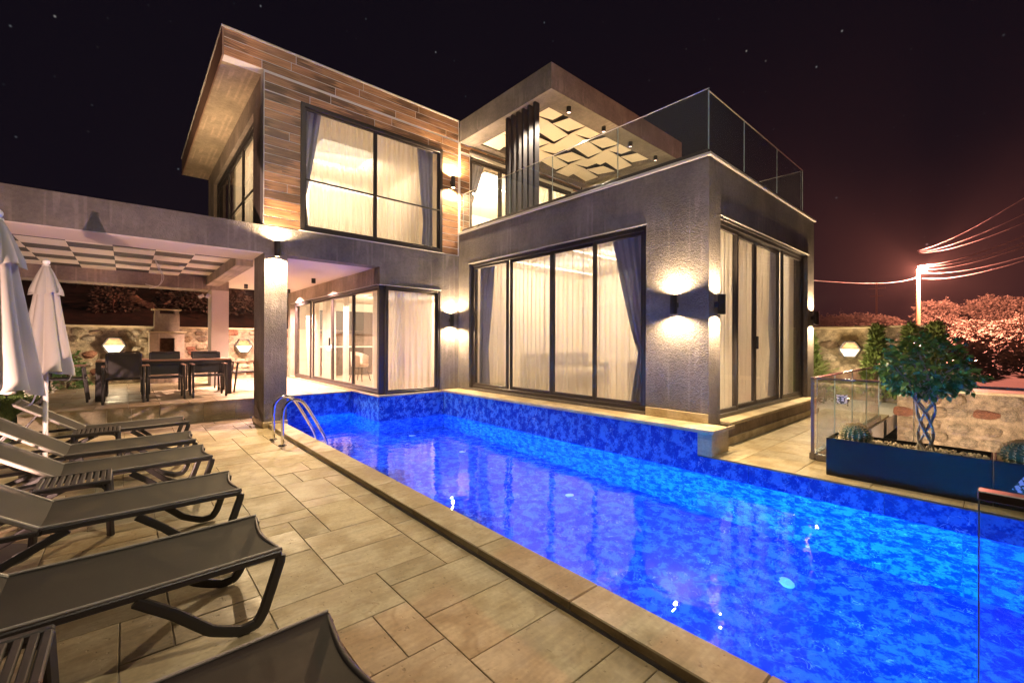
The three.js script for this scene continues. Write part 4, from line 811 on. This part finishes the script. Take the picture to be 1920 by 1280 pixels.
function makeUmbrella(label) {
  const t = thing('closed_umbrella', label, 'umbrella', [0, 0, 0], 0, 'closed white umbrellas between the loungers');
  const fold = (prof, n, amp, ph, wav) => { // profile [y, r]; folds n with depth amp
    const seg = 96, pos = [], idx = [];
    prof.forEach(([y, r], j) => { for (let i = 0; i <= seg; i++) { const a = i / seg * Math.PI * 2, k = Math.cos(n * a + ph + 0.3 * Math.sin(a * 2)), w = j / (prof.length - 1); const R = r * (1 + amp * (0.35 + 0.65 * w) * (Math.abs(k) * 1.6 - 0.8) + 0.05 * Math.sin(3 * a + 4 * y)); pos.push(Math.cos(a) * R, y + (j === prof.length - 1 ? wav * k : 0), Math.sin(a) * R); } });
    for (let j = 0; j < prof.length - 1; j++) for (let i = 0; i < seg; i++) { const o = j * (seg + 1) + i; idx.push(o, o + seg + 2, o + 1, o, o + seg + 1, o + seg + 2); }
    const g = new THREE.BufferGeometry(); g.setAttribute('position', new THREE.Float32BufferAttribute(pos, 3)); g.setIndex(idx); g.computeVertexNormals(); return g;
  };
  obj('pole', [cyl(0.021, 0.021, 2.26, 0, 0.02, 0, 16)], M.whitePaint, t);
  obj('base_plate', [cyl(0.2, 0.19, 0.045, 0, 0.0, 0, 24)], M.plastic, t);
  obj('canopy', [fold([[2.22, 0.03], [2.1, 0.06], [1.95, 0.088], [1.75, 0.112], [1.5, 0.142], [1.3, 0.168], [1.18, 0.186], [1.10, 0.196]], 4, 0.30, 0.4, 0.03)], M.canvas, t);
  obj('vent_cap', [fold([[2.245, 0.028], [2.2, 0.05], [2.1, 0.085], [1.99, 0.118], [1.945, 0.124]], 4, 0.18, 0.9, 0.015)], M.canvas, t);
  obj('tie_cord', [tube([[0.165, 1.22, 0.05], [0.19, 1.12, 0.06], [0.17, 1.02, 0.05], [0.13, 1.0, 0.05]], 0.005, 12, 5)], M.whitePaint, t);
  obj('finial', [new THREE.SphereGeometry(0.031, 20, 14).translate(0, 2.285, 0)], M.whitePaint, t); obj('finial_collar', [cyl(0.036, 0.03, 0.012, 0, 2.244, 0, 18)], M.whitePaint, t);
  return t;
}
const u0 = makeUmbrella('closed white umbrella with slim pole behind the loungers, second from the left edge'); u0.position.set(-0.645, 0, -6.8); u0.rotation.y = 0.3;
const u1 = copyOf(u0, [-0.665, 0, -4.38], 1.1, 'closed white umbrella cut by the left edge of the photo'); u1.rotation.set(0.0, 0.6, -0.012);

// pool ladder
{
  const t = thing('pool_ladder', 'chrome pool ladder handrails by the column', 'ladder', [1.63, 0, -6.9]);
  for (const z of [-0.25, 0.25]) {
    obj('handrail', [tube([[0, 0, z], [0, 0.2, z], [0, 0.40, z], [0.025, 0.54, z], [0.12, 0.625, z], [0.24, 0.60, z], [0.33, 0.49, z], [0.50, 0.18, z], [0.585, 0.0, z], [0.60, -0.14, z], [0.60, -0.9, z]], 0.021, 70, 12)], M.chrome, t);
    obj('flange', [cyl(0.055, 0.05, 0.012, 0, 0.001, z, 24)], M.chrome, t);
  }
  for (const y of [-0.35, -0.62, -0.88]) obj('rung', [cb(0.565, 0.645, y, y + 0.025, -0.24, 0.24, 0.005)], M.chrome, t);
}

// ================================================================ planters, tree, cacti, shrubs
function planter(label, z0, z1) {
  const t = thing('planter', label, 'planter', [5.68, 0.085, (z0 + z1) / 2], 0, 'dark planters along the side terrace'), l = (z1 - z0) / 2, h = 0.385, w = 0.21;
  obj('box', [cb(-w, -w + 0.012, 0, h, -l, l, 0.003), cb(w - 0.012, w, 0, h, -l, l, 0.003), bx(-w + 0.012, w - 0.012, 0, h - 0.001, -l, -l + 0.012), bx(-w + 0.012, w - 0.012, 0, h - 0.001, l - 0.012, l)], M.planter, t);
  obj('soil', [bx(-w + 0.012, w - 0.012, 0.1, h - 0.045, -l + 0.012, l - 0.012)], M.earth, t);
  const g = new THREE.IcosahedronGeometry(1, 0), n = Math.round(l * 1500), im = new THREE.InstancedMesh(g, M.pebble, n), m4 = new THREE.Matrix4(), c = new THREE.Color();
  for (let i = 0; i < n; i++) { const s = rr(0.007, 0.013); m4.compose(V(rr(-w + 0.02, w - 0.02), h - 0.042 + rr(0, 0.014), rr(-l + 0.02, l - 0.02)), new THREE.Quaternion().setFromEuler(new THREE.Euler(rnd() * 6, rnd() * 6, 0)), V(s * 1.3, s * 0.8, s)); im.setMatrixAt(i, m4); const k = rr(0.6, 1.2); im.setColorAt(i, c.setRGB(k, k * rr(0.9, 1), k * rr(0.75, 0.95))); }
  im.name = 'pebbles'; im.userData.kind = 'stuff'; im.castShadow = im.receiveShadow = true; t.add(im);
  return t;
}
planter('long dark metal planter holding the braided tree', -1.237, -0.070);
const pl2 = planter('second dark metal planter at the right edge with a white sticker', -0.064, 1.1);
obj('sticker', [new THREE.BoxGeometry(0.002, 0.13, 0.16).rotateX(0.5).translate(-0.213, 0.19, -0.38)], stickerMat, pl2);

function leafCloud(n, place, size, shape = 1, wild = 0.7) { // n leaves; place() gives [position, outward direction]
  const pos = [], nor = [], up = V(0, 1, 0);
  for (let i = 0; i < n; i++) {
    const [p, d] = place(i), s = size * rr(0.65, 1.25), dir = d.clone().add(V(rr(-wild, wild), rr(-1.3, 0.55) * wild, rr(-wild, wild))).normalize();
    let side = new THREE.Vector3().crossVectors(dir, up); if (side.lengthSq() < 1e-4) side.set(1, 0, 0); side.normalize().applyAxisAngle(dir, rr(-0.9, 0.9)); const nn = new THREE.Vector3().crossVectors(side, dir).normalize();
    const w = s * 0.30 * shape, tip = p.clone().addScaledVector(dir, s).addScaledVector(nn, -0.12 * s), m = p.clone().addScaledVector(dir, s * 0.5).addScaledVector(nn, -0.05 * s), a = m.clone().addScaledVector(side, w).addScaledVector(nn, 0.07 * s), b = m.clone().addScaledVector(side, -w).addScaledVector(nn, 0.07 * s);
    for (const q of [p, a, m, p, m, b, m, a, tip, m, tip, b]) pos.push(q.x, q.y, q.z);
  }
  const g = new THREE.BufferGeometry(); g.setAttribute('position', new THREE.Float32BufferAttribute(pos, 3)); g.computeVertexNormals(); return g;
}
const onSphere = () => { const y = rr(-1, 1), a = rnd() * 6.283, r = Math.sqrt(1 - y * y); return V(r * Math.cos(a), y, r * Math.sin(a)); };
{ // ficus with a braided trunk
  const t = thing('braided_ficus', 'small ficus tree with a braided trunk in the dark planter', 'tree', [5.67, 0.43, -0.50]);
  for (let k = 0; k < 8; k++) {
    const dir = k % 2 ? 1 : -1, ph = (k >> 1) * Math.PI / 2, pts = [];
    for (let i = 0; i <= 16; i++) { const v = i / 16, a = ph + dir * v * 4.4, r = 0.052 + 0.006 * Math.sin(v * 9) + 0.03 * Math.pow(v, 4) + (dir > 0 ? 0.004 : -0.004); pts.push(V(Math.cos(a) * r, v * 0.52, Math.sin(a) * r)); }
    obj('stem', [tube(pts, 0.0095, 60, 7)], M.bark, t);
  }
  const tips = [];
  for (let k = 0; k < 34; k++) { const d = onSphere(); d.y = d.y * 0.75 + 0.1; const a = rnd() * 6.28, s = V(Math.cos(a) * 0.07, 0.46 + rr(0, 0.08), Math.sin(a) * 0.07), e = V(d.x * 0.25, 0.76 + d.y * 0.25, d.z * 0.25), m = s.clone().lerp(e, 0.5).add(V(rr(-0.02, 0.02), 0.03, rr(-0.02, 0.02))); tips.push([s, m, e]); }
  obj('branches', tips.map(p => tube(p, 0.0042, 8, 5)), M.bark, t);
  const crown = obj('crown', [leafCloud(1350, () => { const d = onSphere(), clump = fbm(d.x * 0.35 + 0.5, d.z * 0.35 + d.y * 0.3 + 0.5, 10, 2, 401), r = (0.55 + 0.45 * Math.pow(rnd(), 0.4)) * (0.70 + 0.62 * clump); const p = V(d.x * 0.325 * r, 0.79 + d.y * (d.y > 0 ? 0.30 : 0.25) * r - (Math.abs(d.x) + Math.abs(d.z) > 0.9 ? 0.03 : 0), d.z * 0.325 * r); return [p, d]; }, 0.064, 1.25, 1.5)], M.leaf, t);
  crown.userData.kind = 'stuff';
  obj('loose_shoot', [tube([[0.05, 0.72, 0.2], [0.06, 0.74, 0.32], [0.08, 0.73, 0.42]], 0.003, 10, 5), leafCloud(16, i => [V(0.05 + i * 0.002, 0.725, 0.22 + i * 0.013), V(0, 0.2, 1)], 0.045)], M.leaf, t);
}
function cactus(label, z, r) {
  const t = thing('barrel_cactus', label, 'cactus', [5.64, 0.425, z], 0, 'barrel cacti in the planters'), g = new THREE.SphereGeometry(r, 120, 36), p = g.attributes.position, spines = [];
  for (let i = 0; i < p.count; i++) { const x = p.getX(i), y = p.getY(i), z2 = p.getZ(i), a = Math.atan2(z2, x), k = 1 + 0.085 * (Math.abs(Math.cos(a * 9)) - 0.5); p.setXYZ(i, x * k, (y + r * 0.72) * 0.92, z2 * k); }
  g.computeVertexNormals(); obj('body', [g], M.cactus, t);
  for (let q = 0; q < 18; q++) for (let j = 0; j < 9; j++) {
    const a = q * Math.PI / 9, el = -0.35 + j * 0.21, k = 1.045, c = V(Math.cos(a) * Math.cos(el) * r * k, (Math.sin(el) * r + r * 0.72) * 0.92, Math.sin(a) * Math.cos(el) * r * k), d0 = c.clone().sub(V(0, r * 0.66, 0)).normalize();
    for (let s = 0; s < 5; s++) { const d = d0.clone().add(V(rr(-0.7, 0.7), rr(-0.7, 0.7), rr(-0.7, 0.7))).normalize(), L = r * rr(0.2, 0.32); spines.push(new THREE.ConeGeometry(0.0028, L, 3, 1, true).translate(0, L / 2, 0).applyQuaternion(new THREE.Quaternion().setFromUnitVectors(V(0, 1, 0), d)).translate(c.x, c.y, c.z)); }
  }
  const sp = obj('spines', spines, M.spine, t); sp.userData.kind = 'stuff';
}
cactus('round barrel cactus at the left end of the long planter', -1.02, 0.118);
cactus('round barrel cactus in the planter at the right edge', 0.10, 0.125);

function conifer(label, x, y, z, h, r) {
  const t = thing('conifer_shrub', label, 'shrub', [x, y, z], 0, 'conifers along the boundary wall');
  obj('trunk', [cyl(0.03, 0.01, h * 0.9, 0, 0, 0, 8)], M.barkDark, t);
  const c = obj('crown', [leafCloud(1500, () => { const v = Math.pow(rnd(), 0.8), a = rnd() * 6.28, k = (1 - v) * r * (0.55 + 0.5 * rnd()) * (0.75 + 0.5 * fbm(a / 12.6 + 0.5, v * 0.5, 12, 2, 411)); return [V(Math.cos(a) * k, 0.1 + v * h * 0.95, Math.sin(a) * k), V(Math.cos(a) * 0.7, 1.1, Math.sin(a) * 0.7)]; }, 0.16, 0.55)], M.conifer, t); c.userData.kind = 'stuff';
}
conifer('bright green conifer right of the hexagon lamp', 13.2, 0.05, -2.0, 1.75, 0.45);
conifer('conifer left of the hexagon lamp behind the palm', 13.25, 0.05, -3.35, 1.6, 0.42);
conifer('dim conifer near the end of the boundary wall', 13.2, 0.05, -1.42, 1.75, 0.32);
conifer('dim conifer beside the crown of the braided tree', 13.2, 0.05, -1.0, 1.8, 0.32);
{
  const t = thing('young_palm', 'young palm with arching fronds beside the side terrace', 'palm', [11.2, 0.07, -2.95]);
  for (let k = 0; k < 7; k++) {
    const a = k * 0.9 + 0.4, L = [1.35, 1.15, 1.3, 0.95, 1.2, 1.05, 1.25][k], pts = []; for (let i = 0; i <= 8; i++) { const v = i / 8; pts.push(V(Math.cos(a) * L * 0.55 * v * v + Math.cos(a) * 0.03, L * (v - 0.25 * v * v), Math.sin(a) * L * 0.55 * v * v)); }
    const cv = new THREE.CatmullRomCurve3(pts), out = [tube(pts, 0.008, 16, 5)], pos = [];
    for (let i = 6; i < 24; i++) { const q = cv.getPoint(i / 24), tg = cv.getTangent(i / 24), sd = new THREE.Vector3().crossVectors(tg, V(0, 1, 0)).normalize(); for (const s of [-1, 1]) { const len = 0.24 * Math.sin((i - 4) / 21 * Math.PI) + 0.05, e = q.clone().addScaledVector(sd, s * len * 0.8).addScaledVector(tg, len * 0.6).add(V(0, -0.03, 0)), w = tg.clone().multiplyScalar(0.014); for (const p of [q.clone().sub(w), q.clone().add(w), e]) pos.push(p.x, p.y, p.z); } }
    const g = new THREE.BufferGeometry(); g.setAttribute('position', new THREE.Float32BufferAttribute(pos, 3)); g.computeVertexNormals(); out.push(g); obj('frond', out, M.frond, t);
  }
}
function bush(name, label, x, y, z, rx, ry, n, size, mat, group) {
  const t = thing(name, label, 'bush', [x, y, z], 0, group);
  const c = obj('foliage', [leafCloud(n, () => { const d = onSphere(); d.y = Math.abs(d.y); const k = (0.5 + 0.5 * Math.pow(rnd(), 0.5)) * (0.65 + 0.7 * fbm(d.x * 0.4 + x * 0.13, d.z * 0.4 + d.y * 0.3 + z * 0.17, 10, 2, 421)); return [V(d.x * rx * k, d.y * ry * k, d.z * rx * k), d]; }, size)], mat, t); c.userData.kind = 'stuff';
  obj('stem', [tube([[0, -0.05, 0], [0.02, ry * 0.3, 0.01], [0, ry * 0.6, 0]], 0.02 + rx * 0.03, 6, 6)], M.barkDark, t);
}
bush('leafy_shrub', 'dark leafy shrub at the far corner of the side terrace', 11.4, 0.05, -4.0, 0.55, 1.25, 900, 0.11, M.leaf);
bush('leafy_shrub', 'low shrub under the hexagon lamp on the boundary wall', 12.7, 0.05, -2.9, 0.45, 0.55, 600, 0.09, M.conifer);
bush('leafy_shrub', 'green shrub beside the dining platform at the lawn edge', -1.0, F, -14.2, 0.35, 0.75, 700, 0.09, M.leaf);
bush('flowering_plant', 'small pale flowering plant at the platform edge', -1.32, 0.28, -13.4, 0.25, 0.35, 300, 0.06, M.pebble);
bush('flowering_plant', 'low pale plant between the lawn and the loungers', -1.45, 0, -6.4, 0.2, 0.12, 200, 0.04, M.pebble);

// ground spot in the lawn, and the spike lamp that throws the umbrella's shadow on the beam
{
  const t = thing('lawn_lamp', 'small bright spot lamp standing in the lawn', 'lamp', [-1.75, 0.26, -12.95]);
  obj('spike', [cyl(0.012, 0.015, 0.1, 0, 0, 0, 8)], M.dark, t); obj('head', [cyl(0.03, 0.036, 0.06, 0, 0.1, 0, 16)], M.dark, t); obj('lens', [new THREE.SphereGeometry(0.032, 16, 10).translate(0, 0.175, 0)], glow(1, 0.85, 0.7, 40), t);
  point(t, [0, 0.175, 0], [1.0, 0.72, 0.55], 2.4, 1);
}
{
  const t = thing('garden_lamp', 'pinkish spike lamp in the planting bed left of the loungers', 'lamp', [-1.37, 0, -3.62]);
  obj('spike', [cyl(0.014, 0.014, 0.2, 0, 0, 0, 8)], M.dark, t); obj('head', [cyl(0.03, 0.045, 0.08, 0, 0.2, 0, 16)], M.dark, t); obj('lens', [cyl(0.036, 0.036, 0.004, 0, 0.281, 0, 16)], M.lensPink, t);
  spot(t, [0, 0.295, 0], [0.15, 0.62, -1], PINK, LIGHT.garden, 1.15, 0.6, 1);
}

scene.fog = new THREE.FogExp2(0xffffff, 0.00025); // thin night haze: the glow round the street lamp
{ // tall lamp post behind the photographer; its head hangs over the near end of the pool
  const t = thing('mast_lamp', 'tall lamp post with an arm at the near end of the pool, behind the camera', 'lamp', [2.1, 0, 2.4]);
  obj('post', [cyl(0.07, 0.045, 8.1, 0, 0, 0, 14)], M.dark, t); obj('arm', [tube([[0, 8.0, 0], [0, 8.25, -0.6], [0, 8.2, -1.9]], 0.035, 16, 8)], M.dark, t);
  obj('head', [cham(0.34, 0.09, 0.62, 0.03).translate(0, 8.17, -2.1)], M.dark, t); obj('lens', [cham(0.26, 0.012, 0.5, 0.003).translate(0, 8.115, -2.1)], glow(1, 0.84, 0.58, 20), t);
  spot(t, [0, 8.10, -2.1], [0.1, -1, -0.95], [1.0, 0.84, 0.60], LIGHT.mast, 0.95, 1, 4);
}
{
  const t = thing('court_lamp', 'warm bulkhead lamp under the edge of the side terrace in the sunken court', 'lamp', [8.6, -0.5, -1.44]);
  obj('housing', [cb(-0.12, 0.12, -0.07, 0.07, 0, 0.05, 0.01)], M.dark, t); obj('lens', [cb(-0.1, 0.1, -0.05, 0.05, 0.052, 0.06, 0.003)], M.lensPink, t);
  spot(t, [0, 0, 0.08], [0.5, 0.1, 1], [1.0, 0.66, 0.46], 95, 1.4, 0.4, 2);
}
{
  const t = thing('wall_uplight', 'low spike lamp lighting the boundary wall and its shrubs', 'lamp', [11.9, 0.07, -2.3]);
  obj('spike', [cyl(0.012, 0.012, 0.1, 0, 0, 0, 8)], M.dark, t); obj('head', [cyl(0.03, 0.045, 0.07, 0, 0.1, 0, 16)], M.dark, t); obj('lens', [cyl(0.036, 0.036, 0.004, 0, 0.171, 0, 16)], M.lensWarm, t);
  spot(t, [0, 0.185, 0], [1, 0.55, 0], [1.0, 0.80, 0.45], 9, 1.1, 0.8, 1);
}
{
  const t = thing('roof_uplight', 'small lamp on top of the pergola aimed at the roof overhang', 'lamp', [0.15, 3.26, -10.6]);
  obj('stand', [cyl(0.03, 0.03, 0.06, 0, 0, 0, 12)], M.dark, t); obj('head', [cyl(0.03, 0.05, 0.08, 0, 0.06, 0, 16)], M.dark, t); obj('lens', [cyl(0.04, 0.04, 0.004, 0, 0.141, 0, 16)], M.lensWarm, t);
  spot(t, [0, 0.16, 0], [1.05, 2.5, -0.6], [1.0, 0.72, 0.42], 24, 1.0, 0.8, 1);
}
// ================================================================ beyond the garden: trees, rocks, street lamp, wires
function tree(name, label, x, y, z, h, rx, ry, n, size, mat, group) {
  const t = thing(name, label, 'tree', [x, y, z], 0, group), c0 = h - ry;
  obj('trunk', [tube([[0, -0.3, 0], [rr(-0.15, 0.15), c0 * 0.5, rr(-0.15, 0.15)], [0, c0, 0]], 0.11 + rx * 0.025, 10, 7), ...[0, 1, 2, 3, 4].map(k => { const a = k * 1.3 + rnd(); return tube([[0, c0 * 0.55, 0], [Math.cos(a) * rx * 0.3, c0 * 0.95, Math.sin(a) * rx * 0.3], [Math.cos(a) * rx * 0.6, c0 + ry * 0.3, Math.sin(a) * rx * 0.6]], 0.06, 8, 5); })], M.barkDark, t);
  const ox = rnd() * 9, c = obj('crown', [leafCloud(n, () => { const d = onSphere(), cl = fbm(d.x * 0.5 + ox, d.z * 0.5 + d.y * 0.5 + ox, 10, 3, 431), k = (0.45 + 0.55 * Math.pow(rnd(), 0.45)) * (0.45 + 0.95 * cl); return [V(d.x * rx * k, c0 + d.y * ry * k, d.z * rx * k), d]; }, size, 1.2)], mat, t); c.userData.kind = 'stuff';
}
// crowns along the field, lit by the street lamp
const EX = [[47.5, -3.4, 4.2, 1.6, 1.25, 'rounded pale tree just right of the street lamp'], [50.5, -0.7, 4.3, 2.2, 1.4, 'broad pale tree second right of the street lamp'], [50, 2.2, 4.4, 2.1, 1.4, 'broad pale tree at the right edge of the photo'], [42, -0.8, 2.3, 1.9, 1.0, 'dark tree in front of the pale trees'], [40, 1.2, 2.5, 2.0, 1.1, 'dark tree in the field at the right edge']];
for (const [x, z, h, rx, ry, l] of EX) tree('field_tree', l, x, eastY(x, z), z, h, rx, ry, 9500, 0.17, M.leafDry, 'trees in the field beyond the garden');
const HB = [[50, -7.2, 3.4, 2.0, 1.3, 'low tree left of the street lamp pole'], [52, -10.2, 3.8, 2.3, 1.5, 'low tree second left of the street lamp'], [50, -13.4, 3.9, 2.4, 1.6, 'low tree third left of the street lamp'], [52, -16.8, 4.4, 2.4, 1.7, 'low tree beside the far power pole'], [50, -20, 4.2, 2.3, 1.6, 'low tree next to the villa edge']];
for (const [x, z, h, rx, ry, l] of HB) tree('hedge_tree', l, x, eastY(x, z), z, h, rx, ry, 6000, 0.17, M.leafDry, 'low trees along the field edge');
for (let k = 0; k < 9; k++) bush('field_bush', ['dry bush low in the field behind the retaining wall', 'dry bush in the field under the pale trees', 'wide dry bush in the field near the boundary wall end', 'small dry bush in the middle of the field', 'dry bush right of the braided tree', 'dark bush at the right edge of the field', 'dark bush behind the retaining wall', 'dry bush left of the dark trees', 'low bush before the dark trees'][k], rr(20, 38), 0.2, rr(-3.5, 1.5), rr(0.8, 1.5), rr(0.6, 1.1), 700, 0.22, M.leafDry, 'bushes in the field');
function streetLamp(label, x, y, z, k, toward) {
  const t = thing('street_lamp', label, 'lamp', [x, y, z], 0, 'street lamps');
  obj('pole', [cyl(0.15, 0.10, 6.0, 0, 0, 0, 12)], M.stoneTrim, t); const ax = Math.cos(toward), az = -Math.sin(toward); // the arm points to (-ax, az)
  obj('arm', [tube([[0, 5.7, 0], [-0.14 * ax, 6.12, 0.14 * az], [-0.30 * ax, 6.2, 0.30 * az]], 0.035, 8, 6)], M.alu, t);
  obj('head', [cyl(0.2, 0.1, 0.1, -0.30 * ax, 6.15, 0.30 * az, 16)], M.alu, t); obj('lens', [new THREE.SphereGeometry(0.235, 20, 14).translate(-0.30 * ax, 5.93, 0.30 * az)], M.lensRed, t);
  point(t, [-0.30 * ax, 5.90, 0.30 * az], RED, k, 4);
}
streetLamp('glowing orange street lamp on a pale pole beyond the garden', 38.07, 0.2, -3.72, LIGHT.street, -0.725);
streetLamp('orange street lamp on the hill road behind the house', 6.5, hillY(6.5, -27) - 0.2, -27, LIGHT.street * 0.018, 2.4);
{
  const t = thing('power_pole', 'thin wooden power pole far behind the street lamp', 'pole', [90.2, 0, -13.7]); obj('mast', [cyl(0.16, 0.12, 11.2, 0, 0, 0, 10)], M.barkDark, t); obj('crossarm', [cb(-0.08, 0.08, 10.2, 10.35, -1.1, 1.1, 0.01), cb(-0.08, 0.08, 9.0, 9.12, -0.8, 0.8, 0.01)], M.barkDark, t);
}
{
  const P0 = [38.07, -3.72], E = [[8.09, 7.35], [7.38, 7.28], [6.99, 7.22], [6.40, 6.45], [6.09, 6.38], [5.92, 6.2], [5.48, 6.0], [5.31, 5.62]].map(([e, q]) => [1.45 + (e - 1.45) * 0.75, q]);
  E.forEach(([ye, yp], k) => {
    const e = V(23.1, ye, 0.40), dirv = V(23.1 - P0[0], 0, 0.40 - P0[1]), a = V(P0[0] - 0.3 + k * 0.08, yp, P0[1] + k * 0.03), b = V(e.x + dirv.x * 0.6, ye + (ye - yp) * 0.5 + 1.0, e.z + dirv.z * 0.6), pts = [];
    for (let i = 0; i <= 12; i++) { const v = i / 12, p = a.clone().lerp(b, v); const yl = yp + (ye - yp) * (v / 0.625); p.y = yl - 0.9 * (v / 0.625) * (1 - v / 0.625); pts.push(p); }
    tag(obj('power_line', [tube(pts, 0.014, 40, 5)], M.wire), ['topmost power line running right from the street lamp pole', 'second power line from the top', 'third power line from the top', 'fourth power line from the top', 'fifth power line from the top', 'sixth power line from the top', 'seventh power line from the top', 'lowest power line running right from the street lamp pole'][k], 'cable', 'power lines');
  });
  const q = []; for (let i = 0; i <= 12; i++) { const v = i / 12; q.push(V(10.3 + (37.9 - 10.3) * v, 2.72 + (5.7 - 2.72) * v - 0.8 * v * (1 - v), -2.62 + (-3.72 + 2.62) * v)); }
  tag(obj('service_cable', [tube(q, 0.014, 40, 5)], M.wire), 'single cable from the villa side wall to the street lamp pole', 'cable');
}
// rocks and scrub on the hillside
const crags = Array.from({ length: 6 }, () => uvMetres(new ConvexGeometry(Array.from({ length: 15 }, () => onSphere().multiplyScalar(rr(0.35, 0.55))))));
for (let k = 0; k < 16; k++) {
  const x = -0.6 + k * 0.36 + rr(-0.2, 0.2), z = -31 - k * 0.22 + rr(-1.2, 1.2), s = rr(0.5, 1.2), m = meshOf('boulder', crags[k % 6], rocks[k % 2 ? 0 : 3]); m.scale.set(s * 1.5, s * 0.9, s); m.rotation.set(rr(-0.3, 0.3), rnd() * 6, rr(-0.3, 0.3)); m.position.set(x, hillY(x, z) + s * 0.2, z);
  tag(m, `pale rock on the dark hillside, number ${k + 1} from the left`, 'rock', 'rocks on the hillside'); m.userData.label = ['leftmost', 'second', 'third', 'fourth', 'fifth', 'sixth', 'seventh', 'eighth', 'ninth', 'tenth', 'eleventh', 'twelfth', 'thirteenth', 'fourteenth', 'fifteenth', 'sixteenth'][k] + (k ? ' pale hillside rock from the left above the garden wall' : ' pale hillside rock above the garden wall');
}
for (let k = 0; k < 14; k++) { const x = k % 2 ? rr(-1, 5.5) : rr(-8, 8), z = k % 2 ? rr(-36, -30) : rr(-46, -37); bush('hill_bush', 'dark scrub bush on the unlit hillside above the garden wall', x, hillY(x, z) - 0.1, z, rr(0.9, 1.8), rr(0.9, 1.7), 700, 0.24, M.leafDry, 'scrub on the hillside'); }

renderer.render(scene, camera);
